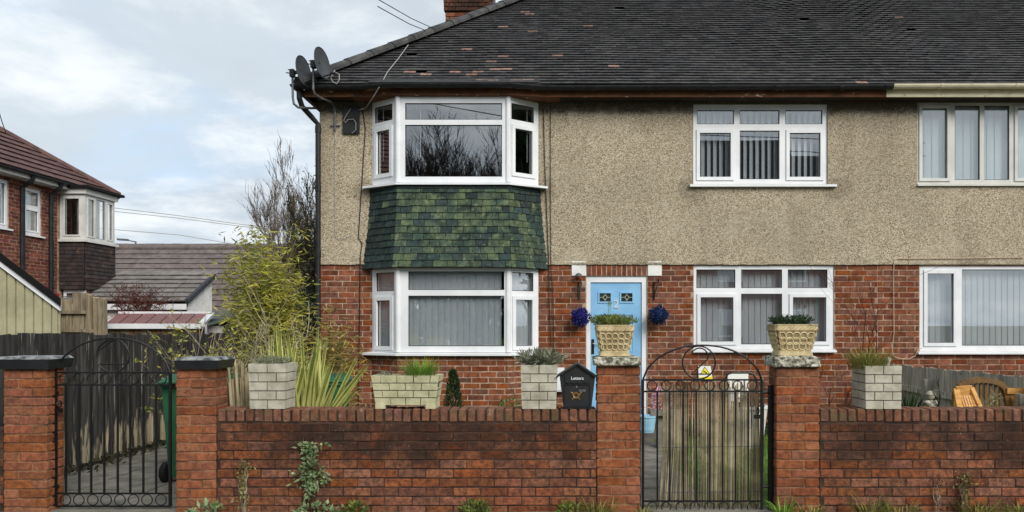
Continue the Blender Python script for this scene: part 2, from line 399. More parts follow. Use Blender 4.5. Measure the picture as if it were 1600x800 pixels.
freshg = M('fresh grass blade', lin(128, 160, 62), lin(96, 132, 46), sc=9, rand=.3, hue=.015, rough=.6, spec=.2, transl=.25)
olive = M('olive grass blade', lin(148, 140, 78), lin(104, 112, 48), sc=9, rand=.3, hue=.03, rough=.7, spec=.15, transl=.2)
deadst = M('dead stalk', lin(178, 168, 142), lin(130, 120, 98), sc=6, rand=.25, rough=.9)
pompb = M('royal blue artificial petals', lin(44, 52, 128), lin(26, 32, 92), sc=30, rand=.35, hue=.02, rough=.7, spec=.1)
pompt = M('dark teal blue artificial petals', lin(34, 56, 98), lin(24, 40, 72), sc=30, rand=.35, hue=.02, rough=.7, spec=.1)
redpaint = M('red masonry paint', lin(150, 46, 42), lin(128, 38, 36), sc=5, rough=.7)
panelg = M('pale green steel cladding', lin(172, 168, 138), lin(156, 152, 124), sc=3, rough=.6, dirts=[dict(col=lin(104, 104, 70), sc=3, lo=.52, hi=.8, amt=.5, st=(3, 1, .5))])
panelrust = M('rusting green panel', lin(118, 116, 92), lin(112, 72, 46), sc=4, rough=.8, stretch=(2, 1, 1))
redsheet = M('dull red sheet roof', lin(132, 88, 84), lin(108, 70, 68), sc=5, rough=.6, rand=.08)
feltgrn = M('green grey felt', lin(86, 94, 92), lin(70, 76, 74), sc=4, rough=.9)
boardwh = M('white sign board', lin(228, 228, 222), rough=.5)
signyel = M('yellow sign print', lin(236, 220, 40), rough=.5)
maroon = M('maroon heather', lin(104, 44, 68), lin(72, 30, 48), sc=20, rand=.3, rough=.8)
pinkfl = M('pale pink petals', lin(214, 178, 192), lin(186, 140, 160), sc=20, rand=.2, rough=.8)
bluepot = M('pale blue bucket', lin(150, 196, 220), rough=.5)
statuem = M('weathered statue', lin(176, 172, 156), lin(120, 116, 100), sc=18, rough=.9, bump=.4)
# pebbledash
YHC = 10.81
def pebble():
    m, t, b, g = start('pebbledash')
    pos = g.outputs['Position']
    vo = t.new('ShaderNodeTexVoronoi'); t.l.new(pos, vo.inputs['Vector']); vo.inputs['Scale'].default_value = 92
    sepc = t.new('ShaderNodeSeparateColor'); t.l.new(vo.outputs['Color'], sepc.inputs[0])
    cr = t.new('ShaderNodeValToRGB'); t.l.new(sepc.outputs[0], cr.inputs[0])
    e = cr.color_ramp.elements
    e[0].position = 0; e[0].color = lin(108, 98, 82) + (1,)
    e[1].position = 1; e[1].color = lin(232, 227, 212) + (1,)
    for p_, c in ((.18, lin(160, 145, 120)), (.45, lin(198, 182, 154)), (.75, lin(212, 198, 172))):
        x = e.new(p_); x.color = c + (1,)
    col = cr.outputs[0]
    edge = t.rng(vo.outputs['Distance'], .25, .62)
    col = t.mix(t.math('MULTIPLY', edge, .5), col, lin(92, 82, 66))
    big = t.noise(pos, .8, 6); st = t.noise(pos, 2.2, 6, .6, .2, (1, 1, .16)); col = t.mix(t.math('MULTIPLY', t.rng(st, .50, .72), .24), col, lin(110, 98, 80)); st2 = t.noise(pos, 1.5, 7, .65, .5); col = t.mix(t.math('MULTIPLY', t.rng(st2, .52, .66), .22), col, lin(206, 196, 172))
    col = t.mix(t.math('MULTIPLY', t.rng(big, .4, .7), .28), col, lin(128, 120, 104))
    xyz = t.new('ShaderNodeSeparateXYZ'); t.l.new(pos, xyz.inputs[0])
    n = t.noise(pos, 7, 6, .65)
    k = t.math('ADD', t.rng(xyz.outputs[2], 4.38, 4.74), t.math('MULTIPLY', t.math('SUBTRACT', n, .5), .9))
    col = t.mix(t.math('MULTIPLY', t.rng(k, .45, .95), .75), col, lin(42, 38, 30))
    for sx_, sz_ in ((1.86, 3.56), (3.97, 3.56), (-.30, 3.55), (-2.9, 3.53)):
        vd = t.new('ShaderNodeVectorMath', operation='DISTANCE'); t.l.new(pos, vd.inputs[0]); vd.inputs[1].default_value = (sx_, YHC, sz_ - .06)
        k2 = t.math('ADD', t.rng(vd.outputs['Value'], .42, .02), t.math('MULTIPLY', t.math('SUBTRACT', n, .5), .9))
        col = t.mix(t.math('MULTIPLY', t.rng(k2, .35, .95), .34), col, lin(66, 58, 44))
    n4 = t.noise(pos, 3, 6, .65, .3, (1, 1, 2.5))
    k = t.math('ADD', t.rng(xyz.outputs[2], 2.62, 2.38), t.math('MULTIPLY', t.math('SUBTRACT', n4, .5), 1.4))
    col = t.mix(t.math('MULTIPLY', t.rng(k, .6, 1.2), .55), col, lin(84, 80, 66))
    t.put(b.inputs['Base Color'], col); b.inputs['Roughness'].default_value = .95; b.inputs['Specular IOR Level'].default_value = .15
    bp = t.new('ShaderNodeBump'); bp.invert = True; bp.inputs['Strength'].default_value = .8; bp.inputs['Distance'].default_value = .008
    t.put(bp.inputs['Height'], vo.outputs['Distance']); t.l.new(bp.outputs[0], b.inputs['Normal'])
    return m
dash = pebble()
def glassmat():
    m, t, b, g = start('window glass')
    t.n.remove(b)
    tr = t.new('ShaderNodeBsdfTransparent'); tr.inputs[0].default_value = (.95, .97, .97, 1)
    gl = t.new('ShaderNodeBsdfGlossy'); gl.inputs['Roughness'].default_value = 0.0
    vm = t.new('ShaderNodeVectorMath', operation='DOT_PRODUCT'); t.l.new(g.outputs['Normal'], vm.inputs[0]); t.l.new(g.outputs['Incoming'], vm.inputs[1])
    c5 = t.math('POWER', t.math('SUBTRACT', 1.0, t.math('ABSOLUTE', vm.outputs['Value']), True), 5.0)
    fres = t.math('ADD', t.math('MULTIPLY', c5, .74), .25)
    bp = t.new('ShaderNodeBump'); bp.inputs['Strength'].default_value = .04; bp.inputs['Distance'].default_value = .01
    t.put(bp.inputs['Height'], t.noise(g.outputs['Position'], 1.3, 1)); t.l.new(bp.outputs[0], gl.inputs['Normal'])
    mx = t.new('ShaderNodeMixShader'); t.l.new(fres, mx.inputs[0]); t.l.new(tr.outputs[0], mx.inputs[1]); t.l.new(gl.outputs[0], mx.inputs[2])
    t.l.new(mx.outputs[0], t.n['Material Output'].inputs[0]); return m
glass = glassmat()

# ---------------------------------------------------------------- bricks, tiles, walls
CACHE = {}
def chamfer_box(w, d, h, c, jit=0., rr=None):
    """box centred on the origin, every edge chamfered, corners slightly uneven"""
    mb = MB(); vs = []; idx = {}
    rr = rr or R
    for sx in (-1, 1):
        for sy in (-1, 1):
            for sz in (-1, 1):
                j = V((rr.uniform(-jit, jit), rr.uniform(-jit, jit)*.6, rr.uniform(-jit, jit)))
                for ax in range(3):
                    p = V((sx*w/2, sy*d/2, sz*h/2)) + j
                    for k, s_ in enumerate((sx, sy, sz)):
                        if k != ax: p[k] -= s_*c
                    idx[(sx, sy, sz, ax)] = len(vs); vs.append(p)
    fs = []
    for ax in range(3):
        o = [k for k in range(3) if k != ax]
        for s_ in (-1, 1):
            q = []
            for a, b in ((-1, -1), (1, -1), (1, 1), (-1, 1)):
                key = [0, 0, 0]; key[ax] = s_; key[o[0]] = a; key[o[1]] = b
                q.append(idx[tuple(key) + (ax,)])
            flip = (s_ < 0) != (ax == 1)
            fs.append(tuple(reversed(q)) if flip else tuple(q))
    for ax in range(3):      # edges along ax
        o = [k for k in range(3) if k != ax]
        for a in (-1, 1):
            for b in (-1, 1):
                def kk(s_, m):
                    key = [0, 0, 0]; key[ax] = s_; key[o[0]] = a; key[o[1]] = b
                    return idx[tuple(key) + (m,)]
                fs.append((kk(-1, o[0]), kk(1, o[0]), kk(1, o[1]), kk(-1, o[1])))
    for sx in (-1, 1):
        for sy in (-1, 1):
            for sz in (-1, 1):
                fs.append(tuple(idx[(sx, sy, sz, a)] for a in range(3)))
    return vs, fs
def block_mesh(w, d, h, mat, c=.005, jit=.0022, nvar=5):
    key = (round(w, 2), round(d, 2), round(h, 3), mat.name, R.randrange(nvar))
    if key not in CACHE:
        vs, fs = chamfer_box(key[0], d, h, c, jit)
        mb = MB(); mb.add(vs, fs); CACHE[key] = mb.mesh('brick', mat)
        import bmesh
        bm = bmesh.new(); bm.from_mesh(CACHE[key]); bmesh.ops.recalc_face_normals(bm, faces=bm.faces); bm.to_mesh(CACHE[key]); bm.free()
    return CACHE[key]
def rotz(ux): return math.atan2(ux.y, ux.x)
def front_block(mb, c, ux, n, w, h, d, ch=.004):
    """a brick of a joined field: front face, chamfers and sides"""
    q = lambda a, b, e: c + ux*a + Z*b + n*e
    a, b = w/2, h/2
    f0 = [q(-a, -b, -d/2), q(a, -b, -d/2), q(a, b, -d/2), q(-a, b, -d/2)]
    f1 = [q(-a, -b, d/2-ch), q(a, -b, d/2-ch), q(a, b, d/2-ch), q(-a, b, d/2-ch)]
    a -= ch; b -= ch
    f2 = [q(-a, -b, d/2), q(a, -b, d/2), q(a, b, d/2), q(-a, b, d/2)]
    fs = [(8, 9, 10, 11)]
    for i in range(4):
        j = (i+1) % 4
        fs += [(i, j, j+4, i+4), (i+4, j+4, j+8, i+8)]
    mb.add(f0+f1+f2, fs)
def field(u0, u1, z0, z1, holes, course, length, joint):
    out = []; row = 0; z = z0
    while z < z1 - .02:
        za, zb = z, min(z + course - joint, z1)
        iv = [(u0, u1)]
        for (a, b, c, d) in holes:
            if c < zb - .012 and d > za + .012:
                nv = []
                for (p, q) in iv:
                    if b <= p or a >= q: nv.append((p, q)); continue
                    if a > p: nv.append((p, a - joint))
                    if b < q: nv.append((b + joint, q))
                iv = nv
        pitch = length + joint
        off = (row % 2)*pitch/2 + (R.random() < .12)*pitch*.25
        k0 = math.floor((u0-off)/pitch) - 1
        for (p, q) in iv:
            u = off + k0*pitch
            while u < q:
                a, b = max(u, p), min(u + length, q)
                if b - a > .035: out.append((a, b, za, zb))
                u += pitch
        z += course; row += 1
    return out
def lay_bricks(parent, O, ux, n, rects, depth, mat, maxparts, proud=.004, prefer=None, stuffname='brickwork', jit=.0015):
    O, ux, n = V(O), V(ux), V(n)
    items = []
    for (a, b, c, d) in rects:
        p = O + ux*((a+b)/2) + Z*((c+d)/2) + n*(proud - depth/2 + R.uniform(-jit, jit))
        sc = (b-a)*(d-c)*(1 if inframe(p) else .01)
        if prefer: sc *= prefer(p)
        items.append((sc, p, b-a, d-c))
    items.sort(key=lambda q: -q[0])
    ang = rotz(ux)
    for sc, p, w, h in items[:maxparts]:
        piece('brick', block_mesh(w, depth, h, mat), parent, p, (R.uniform(-.006, .006), R.uniform(-.004, .004), ang + R.uniform(-.006, .006)))
    rest = items[maxparts:]
    if rest:
        mb = MB()
        for sc, p, w, h in rest: front_block(mb, p, ux, n, w, h, depth)
        mb.build(stuffname, mat, parent, kind='stuff')
def wall_sheet(mb, O, ux, n, u0, u1, z0, z1, holes, thick):
    """wall with openings: front, back and reveals, no inner faces"""
    O, ux, n = V(O), V(ux), V(n)
    us = sorted({u0, u1} | {q for h in holes for q in h[:2] if u0 < q < u1})
    zs = sorted({z0, z1} | {q for h in holes for q in h[2:4] if z0 < q < z1})
    solid = {}
    for i in range(len(us)-1):
        for j in range(len(zs)-1):
            cu, cz = (us[i]+us[i+1])/2, (zs[j]+zs[j+1])/2
            solid[i, j] = not any(h[0] < cu < h[1] and h[2] < cz < h[3] for h in holes)
    q = lambda u, z, e: O + ux*u + Z*z - n*e
    for (i, j), ok in solid.items():
        if not ok: continue
        a, b, c, d = us[i], us[i+1], zs[j], zs[j+1]
        mb.add([q(a,c,0), q(b,c,0), q(b,d,0), q(a,d,0)], [(0,1,2,3)])
        mb.add([q(a,c,thick), q(b,c,thick), q(b,d,thick), q(a,d,thick)], [(3,2,1,0)])
        for di, dj, e0, e1 in ((-1,0,(a,c),(a,d)), (1,0,(b,d),(b,c)), (0,-1,(b,c),(a,c)), (0,1,(a,d),(b,d))):
            if not solid.get((i+di, j+dj), False):
                mb.add([q(*e0,0), q(*e0,thick), q(*e1,thick), q(*e1,0)], [(3,2,1,0)])
def roof_tiles(parent, O, ux, h, pitch, urange, gauge, tw, tmax, mat, maxparts, th=.012, lift=.03, bumpf=None, special=None, name='tile'):
    O, ux, h = V(O), V(ux), V(h)
    c, s_ = math.cos(pitch), math.sin(pitch)
    up = h*c + Z*s_; nn = -h*s_ + Z*c
    if ux.cross(up).dot(nn) < 0: ux = -ux; flip = True
    else: flip = False
    sg = -1 if flip else 1
    items = []; i = 0
    while i*gauge*c < tmax:
        d = i*gauge; t = d*c
        ua, ub = urange(t)
        k = math.floor(ua/tw) - 1; off = (i % 2)*tw/2
        while off + k*tw < ub:
            a, b = max(ua, off + k*tw + .0015), min(ub, off + (k+1)*tw - .0015)
            k += 1
            if b - a < .03: continue
            um = (a+b)/2
            p = O + ux*sg*um + up*d
            if bumpf: p = p + nn*bumpf(um, t)
            m_ = mat
            if special:
                m_ = special(p)
                if m_ is None: continue
                if m_ is True: m_ = mat
            items.append((inframe(p + up*.05), -p.y, p, b-a, m_))
        i += 1
    items.sort(key=lambda q: (-q[0], -q[1]))
    L = gauge*1.35
    def verts(w):
        a = w/2
        z0, z1 = lift, lift - .7*lift*1.35/1.0
        r = []
        for (x, y, z) in ((-a, 0, z0-th), (a, 0, z0-th), (a, L, z1-th), (-a, L, z1-th), (-a, 0, z0), (a, 0, z0), (a, L, z1), (-a, L, z1)):
            r.append(V((x, y, z)))
        return r
    fs = [(4,5,6,7), (0,1,5,4), (1,2,6,5), (3,0,4,7), (3,2,1,0)]
    rot = Matrix((ux, up, nn)).transposed()
    eul = rot.to_euler()
    rest = {}
    for vis, _, p, w, m_ in items:
        tilt = R.uniform(-.008, .008)
        if vis and maxparts > 0:
            maxparts -= 1
            key = (name, round(w, 2), round(L, 3), m_.name)
            if key not in CACHE:
                mb = MB(); mb.add(verts(round(w, 2)-.003 if w < tw-.01 else w), fs); CACHE[key] = mb.mesh(name, m_)
            e2 = (rot @ Matrix.Rotation(tilt, 3, 'Z') @ Matrix.Rotation(R.uniform(-.012, .012), 3, 'X')).to_euler()
            piece(name, CACHE[key], parent, p + nn*R.uniform(0, .003), e2)
        else:
            mb = rest.setdefault(m_.name, (MB(), m_))[0]
            rr = rot @ Matrix.Rotation(tilt, 3, 'Z') @ Matrix.Rotation(R.uniform(-.012, .012), 3, 'X')
            q = p + nn*R.uniform(0, .003)
            mb.add([q + rr @ v for v in verts(w)], fs)
    for mb, m_ in rest.values():
        mb.build('tiling', m_, parent, kind='stuff')
def window(parent, O, ux, n, u0, u1, z0, z1, panes, mat=None, recess=.03, deep=.07, slats=None, cill=None, slat_rot=.25, slat_mat=None, sw=.089, slat_gap=0.0, back=.14, label=None):
    """frame with panes [(ua,ub,za,zb,sash)], glass, gaskets, optional vertical blind and cill"""
    mat = mat or upvc
    O, ux, n = V(O), V(ux).normalized(), V(n).normalized()
    q = lambda u, z, e: O + ux*u + Z*z + n*e
    ctr = q((u0+u1)/2, z0, -recess)
    w = bpy.data.objects.new('window', None); link(w, parent, ctr)
    if label: w['label'] = label
    mb = MB()
    wall_sheet(mb, q(0, 0, -recess), ux, n, u0, u1, z0, z1, [p[:4] for p in panes], deep)
    fo = mb.build('frame', mat, w)
    for p in panes:
        a, b, c, d = p[:4]
        if len(p) > 4 and p[4]:
            s_ = p[4]; mb = MB()
            wall_sheet(mb, q(0, 0, -recess+.018), ux, n, a-s_, b+s_, c-s_, d+s_, [(a+.004, b-.004, c+.004, d-.004)], .05)
            mb.build('sash', mat, w)
        mb = MB()
        wall_sheet(mb, q(0, 0, -recess-.012), ux, n, a-.004, b+.004, c-.004, d+.004, [(a+.009, b-.009, c+.009, d-.009)], .012)
        mb.build('gasket', gasket, w)
        mb = MB()
        cc = q((a+b)/2, (c+d)/2, -recess-.024)
        mb.obox(cc, ux, -n, Z, (b-a)/2-.001, .003, (d-c)/2-.001)
        mb.build('pane', glass, w)
    if slats:
        sa, sb, za, zb = slats
        k = int((sb-sa)/sw); key = ('slat', round(zb-za, 2), sw, (slat_mat or blindm).name)
        if key not in CACHE:
            mb = MB(); hh = zb-za; a = sw*.54
            mb.add([(-a,0,0),(-a*.4,-.006,0),(a*.4,-.006,0),(a,0,0),(-a,0,hh),(-a*.4,-.006,hh),(a*.4,-.006,hh),(a,0,hh)], [(0,1,5,4),(1,2,6,5),(2,3,7,6)])
            CACHE[key] = mb.mesh('blind_slat', slat_mat or blindm, smooth=True)
        for i in range(k):
            piece('blind_slat', CACHE[key], w, q(sa + (i+.5)*sw, za, -recess-back), (0, 0, rotz(ux) + slat_rot + R.uniform(-.025, .025)))
    if cill:
        ca, cb, cz, ch, cp = cill
        mb = MB(); pts = [q(ca, cz, -recess), q(ca, cz-ch*.3, cp), q(ca, cz-ch, cp), q(ca, cz-ch, -recess)]
        mb.prism(pts, ux*(cb-ca)); mb.build('sill', mat, w)
    return w
# ================================================================ the setting
XA = V((1, 0, 0)); YA = V((0, 1, 0)); FR = V((0, -1, 0))
mb = MB(); mb.box(-400, 400, -400, 600, -.6, -.03); mb.build('ground', earth, kind='structure')
mb = MB(); mb.box(-60, 60, -3.2, 2.9, -.3, -.15); mb.build('road', tarmac, kind='structure')
pav = MB().box(-60, 60, 3.08, 6.33, -.3, -.006).build('pavement', slabm, kind='structure')
for i in range(12):
    for j in range(4):
        x = -5.4 + i*.92; y = 3.1 + j*.75
        piece('slab', CACHE.setdefault('pslab', MB().box(-.455, .455, -.37, .37, -.03, 0).mesh('slab', slabm)), pav, (x, y+.38, R.uniform(-.002, .003)))
for i in range(14):
    o = piece('kerb_stone', CACHE.setdefault('kerb', MB().box(-.452, .452, -.06, .06, -.2, 0).mesh('kerb_stone', slabm)), pav, (-6+i*.915, 3.0, -.003))
opp = MB().box(-60, 60, -5.6, -3.2, -.3, -.01).build('pavement', slabm, kind='structure')
lawn = MB().box(-3.5, 4.5, 6.33, 10.8, -.2, -.004)
lawn = lawn.build('lawn', grassm, kind='structure')
mb = MB()
for i in range(9000):
    x, y = R.uniform(.3, 2.9), R.uniform(6.5, 10.5)
    if x < 1.15 and y > 6.4 and x > .45: continue
    mb.blade((x, y, -.004), (R.uniform(-.5, .5), R.uniform(-.5, .5), 1), R.uniform(.03, .075), .006, .6, 2)
mb.build('grass', freshg, kind='stuff')
path = MB().box(.42, 1.22, 6.2, 10.8, -.2, -.002).build('garden_path', slabm, kind='structure')
for j in range(7):
    piece('slab', CACHE.setdefault('gslab', MB().box(-.38, .38, -.31, .31, -.02, .012).mesh('slab', slabm)), path, (.82 + R.uniform(-.01, .01), 6.6+j*.64, 0), (0, 0, R.uniform(-.02, .02)))
drive = MB().box(-5.3, -3.5, 6.33, 17, -.2, -.005).build('driveway', mortar_dark, kind='structure')
for j in range(16):
    for i in range(3):
        key = 'dslab'
        piece('slab', CACHE.setdefault(key, MB().box(-.322, .322, -.297, .297, -.03, .01).mesh('slab', slabm)), drive, (-4.80+i*.665, 6.55+j*.615+(i % 2)*.02, R.uniform(-.004, .003)), (R.uniform(-.006, .006), R.uniform(-.006, .006), R.uniform(-.01, .01)))

# ================================================================ the house
YH = 10.8; s0 = F/YH
def hx(px, Y=YH): return (px-VX)*Y/F
def hz(py, Y=YH): return H + (HZ-py)*Y/F
XL, XP, XR = -3.54, hx(1371), 12.6          # left corner, party line, far end
ZB = hz(413); ZT = 4.76                      # brick / pebbledash line, soffit
house = thing('house', 'pebbledashed brick house with green tiled bay and pale blue front door', 'house', (0.5, YH, 0))
house2 = thing('house', 'adjoining house on the right with cream fascia and cream gutter', 'house', (8.5, YH, 0))
PITCH = math.radians(40); EY, EZ = 10.44, 4.9; X0 = -3.68
W1 = (hx(1084), hx(1303), hz(546), hz(415)); W2 = (hx(1083), hx(1293), hz(288), hz(163))
W3 = (hx(1433), hx(1690), hz(288), hz(160)); W4 = (hx(1437), hx(1760), hz(549), hz(416))
DOOR = (hx(916), hx(1011), .0, hz(431))
LINT = (hx(893), hx(1034), hz(431.5), ZB+.045)
BA, BB, BC, BD = V((-2.79, YH, 0)), V((-2.335, 10.48, 0)), V((-.777, 10.48, 0)), V((-.345, YH, 0))
BAYH = (BA.x+.02, BD.x-.02)
bz0, bz1, bz2, bz3 = hz(551, 10.48)-.0, hz(419, 10.48), hz(285, 10.48), hz(151, 10.48)
def shell(parent, x0, x1, lo, hi, side):
    # lower leaf carries the bricks, upper leaf is pebbledash
    mb = MB(); wall_sheet(mb, (0, YH+.002, 0), XA, FR, x0, x1, -.1, ZB, lo, .26)
    wl_ = mb.build('wall', mortar, parent)
    mb = MB(); wall_sheet(mb, (0, YH-.012, 0), XA, FR, x0, x1, ZB, ZT+.1, hi, .27)
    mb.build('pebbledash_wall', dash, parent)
    mb = MB()
    mb.box(x0+.01, x1-.01, YH+.27, 18.3, 2.42, 2.62); mb.box(x0+.01, x1-.01, YH+.27, 18.3, ZT, ZT+.08); mb.box(x0+.01, x1-.01, YH+.27, 18.3, -.1, .02)
    mb.box(x0+.02, x1-.02, YH+4, YH+4.1, .02, 2.42); mb.box(x0+.02, x1-.02, YH+4, YH+4.1, 2.62, ZT)
    mb.box(x0+.0, x1, 18.3, 18.5, -.1, ZT+.1)
    for x in ([1.2, 4.3] if parent is house else [9.5]): mb.box(x, x+.1, YH+.27, YH+4, .02, 2.42); mb.box(x, x+.1, YH+.27, YH+4, 2.62, ZT)
    mb.build('interior', roomm, parent)
    xs = (x0-.0, x0+.25) if side < 0 else (x1-.25, x1)
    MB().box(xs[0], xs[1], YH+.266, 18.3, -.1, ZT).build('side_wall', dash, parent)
    return wl_
lo1 = [(BAYH[0], BAYH[1], .0, ZB+.2), W1, DOOR]; hi1 = [(BAYH[0], BAYH[1], ZB-.1, ZT+.02), W2]
w_h = shell(house, XL, XP, lo1, hi1, -1)
w_h2 = shell(house2, XP, XR, [W4], [W3], 1)
# bricks of the front wall
holes = [(BA.x+.03, BD.x-.03, -1, 9), W1, DOOR, LINT]
r1 = field(XL+.002, XP, -.02, ZB-.004, holes, .081, .222, .011)
vis = lambda p: 1 if p.z > .72 else .3
lay_bricks(w_h, (0, YH, 0), XA, FR, r1, .09, brick_house, 300, .003, vis)
r2 = field(XP+.005, XR, -.02, ZB-.004, [W4], .081, .222, .011)
lay_bricks(w_h2, (0, YH, 0), XA, FR, r2, .09, brick_house, 240, .003, lambda p: 1 if (p.z > .9 and p.x < 7) else .2)
for k in range(0, 29):    # side corner bricks
    pass
r3 = field(0, 7.4, -.02, ZB-.004, [], .081, .222, .011)
lay_bricks(w_h, (XL, 18.2, 0), V((0, -1, 0)), V((-1, 0, 0)), r3, .09, brick_house, 0, .004, stuffname='side_brickwork')
# ragged bottom lip of the pebbledash
mb = MB(); x = XL
for a, b in ((XL, BA.x-.02), (BD.x+.02, XP)):
    x = a
    while x < b:
        w = R.uniform(.06, .16); x2 = min(b, x+w)
        mb.hexa([(x, YH-.03, ZB-R.uniform(0, .012)), (x2, YH-.03, ZB-R.uniform(0, .012)), (x2, YH-.008, ZB-.004), (x, YH-.008, ZB-.004), (x, YH-.0135, ZB+.05), (x2, YH-.0135, ZB+.05), (x2, YH-.008, ZB+.05), (x, YH-.008, ZB+.05)])
        x = x2
mb.build('dash_drip', dash, house)
mb = MB(); mb.hexa([(XP, YH-.03, ZB-.005), (XR, YH-.03, ZB-.005), (XR, YH-.008, ZB-.004), (XP, YH-.008, ZB-.004), (XP, YH-.0135, ZB+.05), (XR, YH-.0135, ZB+.05), (XR, YH-.008, ZB+.05), (XP, YH-.008, ZB+.05)])
mb.build('dash_drip', dash, house2)
# soldier lintel and white corner blocks over the door
n = 12; lx0, lx1 = hx(916.5), hx(1010.5)
mb = MB().box(lx0, lx1, YH-.004, YH+.004, LINT[2]+.004, LINT[3]-.004); lint = mb.build('lintel', mortar, house)
for i in range(n):
    w = (lx1-lx0)/n
    piece('brick', block_mesh(w-.009, .06, LINT[3]-LINT[2]-.012, brick_house), lint, (lx0+(i+.5)*w, YH+.022, (LINT[2]+LINT[3])/2))
for a, b in ((893, 916), (1011.5, 1034)):
    vs, fs = chamfer_box(hx(b)-hx(a)-.004, .08, LINT[3]-LINT[2]-.004, .006, .002)
    mb = MB(); c = V(((hx(a)+hx(b))/2, YH+.02, (LINT[2]+LINT[3])/2)); mb.add([c+v for v in vs], fs); mb.build('corner_block', whitep, house)

# ---- flat windows
def px_panes(rows, Y): return [(hx(a, Y), hx(b, Y), hz(d, Y), hz(c, Y), s_) for a, b, c, d, s_ in rows]
YF = YH+.015
window(house, (0, YH, 0), XA, FR, *W2, px_panes([(1089,1147,172,194,0), (1156,1218,172,194,0), (1227,1285,172,194,0), (1093,1142,207.5,277,.045), (1156,1218,204,280,0), (1233,1282,207.5,277,.045)], YF),
       recess=.015, slats=(W2[0]+.04, W2[1]-.04, W2[2]+.03, W2[3]-.03), cill=(hx(1077), hx(1305), W2[2], .045, .075), slat_rot=.75)
window(house, (0, YH, 0), XA, FR, *W1, px_panes([(1088,1149,421,450,0), (1158,1222,421,450,0), (1231,1293,421,450,0), (1094,1146,464,534,.045), (1158,1222,459,538,0), (1238,1291,464,534,.045)], YF),
       recess=.015, slats=(W1[0]+.04, W1[1]-.04, W1[2]+.03, W1[3]-.03), cill=(hx(1082), hx(1305), W1[2], .04, .07), slat_rot=.16)
window(house2, (0, YH, 0), XA, FR, *W3, px_panes([(1440,1480,169,279,.04), (1492,1531,165,281,0), (1538,1577,165,281,0), (1589,1628,169,279,.04), (1641,1683,165,281,0)], YF), mat=upvc_old,
       recess=.015, slats=(W3[0]+.04, W3[1]-.04, W3[2]+.03, W3[3]-.03), cill=(hx(1432), hx(1693), W3[2], .03, .05), slat_rot=.12, slat_mat=netm, sw=.115, back=.09)
window(house2, (0, YH, 0), XA, FR, *W4, px_panes([(1448,1490,427,536,.045), (1503,1690,421,540,0), (1706,1748,427,536,.045)], YF),
       recess=.015, slats=(W4[0]+.04, W4[1]-.04, W4[2]+.03, W4[3]-.03), cill=(hx(1432), hx(1765), W4[2], .04, .07), slat_rot=.14)

# ---- the splayed bay
bay = bpy.data.objects.new('bay', None); link(bay, house, (-1.56, 10.6, 0))
def facet(a, b):
    ux = (b-a); L = ux.length; ux.normalize(); return a, ux, V((ux.y, -ux.x, 0)), L
FAC = [facet(BA, BB), facet(BB, BC), facet(BC, BD)]
def bay_poly(z, o, b0=0):
    """plan corners of the bay pushed out by o"""
    k = o*.42
    return [V((BA.x-o*1.1, YH-.004, z)), V((BB.x-k, BB.y-o, z)), V((BC.x+k, BC.y-o, z)), V((BD.x+o*1.1, YH-.004, z))]
zz_ = lambda y, Y: hz(y, Y)
# upper
a, ux, nn, L = FAC[1]; u = lambda px: (px-VX)*10.48/F - BB.x
cw = []
for base, name in ((0, 'upper'), (1, 'lower')):
    if base == 0:
        z0, z1 = bz2, bz3
        front = [(u(633), u(784.5), hz(187,10.48), hz(161,10.48), 0), (u(633), u(784.5), hz(276,10.48), hz(195,10.48), 0)]
        left = [(.12, .80, hz(190,10.65), hz(165,10.65), 0), (.22, .72, hz(272,10.65), hz(204,10.65), .05)]
        right = [(.10, .82, hz(190,10.65), hz(165,10.65), 0), (.20, .76, hz(272,10.65), hz(203,10.65), .05)]
    else:
        z0, z1 = bz0, bz1
        front = [(u(638), u(788), hz(453,10.48), hz(424,10.48), 0), (u(638), u(788), hz(541,10.48), hz(462,10.48), 0)]
        left = [(.18, .86, hz(455,10.65), hz(426,10.65), 0), (.22, .74, hz(541,10.65), hz(469,10.65), .05)]
        right = [(.12, .80, hz(455,10.65), hz(426,10.65), 0), (.22, .76, hz(541,10.65), hz(468,10.65), .05)]
    for (fa, fux, fn, fL), pn, side in ((FAC[0], left, -1), (FAC[1], front, 0), (FAC[2], right, 1)):
        if side: pn = [(p[0]*fL, p[1]*fL, p[2], p[3], p[4]) for p in pn]
        sl_ = (.03, fL-.03, z0+.03, z1-.03) if base else None
        wob = window(house, fa, fux, fn, 0.02, fL-.02, z0+.002, z1, pn, recess=.0, slats=sl_, slat_rot=.14 if side < 1 else -.2, back=.09, deep=.06)
    for q in (BB, BC): MB().lathe([(.04, z0+.003), (.04, z1-.002)], (q.x, q.y+.012, 0), 10).build('corner_post', upvc, bay)
    mb = MB()       # sill strip following the three sides
    pts = bay_poly(z0, .0); prof = [(-.05, .002), (.07, -.012), (.07, -.042), (-.05, -.042)]
    pth = [BA + V((-.10, 0, z0)), BB + V((0, 0, z0)), BC + V((0, 0, z0)), BD + V((.10, 0, z0))]
    pth[0] = V((BA.x-.075, YH-.02, z0)); pth[3] = V((BD.x+.09, YH-.02, z0))
    mb.sweep(prof, pth); mb.build('sill', upvc, bay)
# inside of the upper bay: blind cords, sill board
mb = MB(); mb.tube([P(657, 165, 10.62), P(657, 246, 10.62)], .006, 5); mb.build('blind_cord', upvc, bay)
mb = MB(); mb.tube([P(599, 170, 10.74), P(599, 252, 10.74)], .005, 5); mb.build('blind_cord', upvc, bay)
mb = MB(); mb.tube([P(823.5, 168, 10.76), P(823.5, 254, 10.76)], .005, 5); mb.build('blind_cord', upvc, bay)
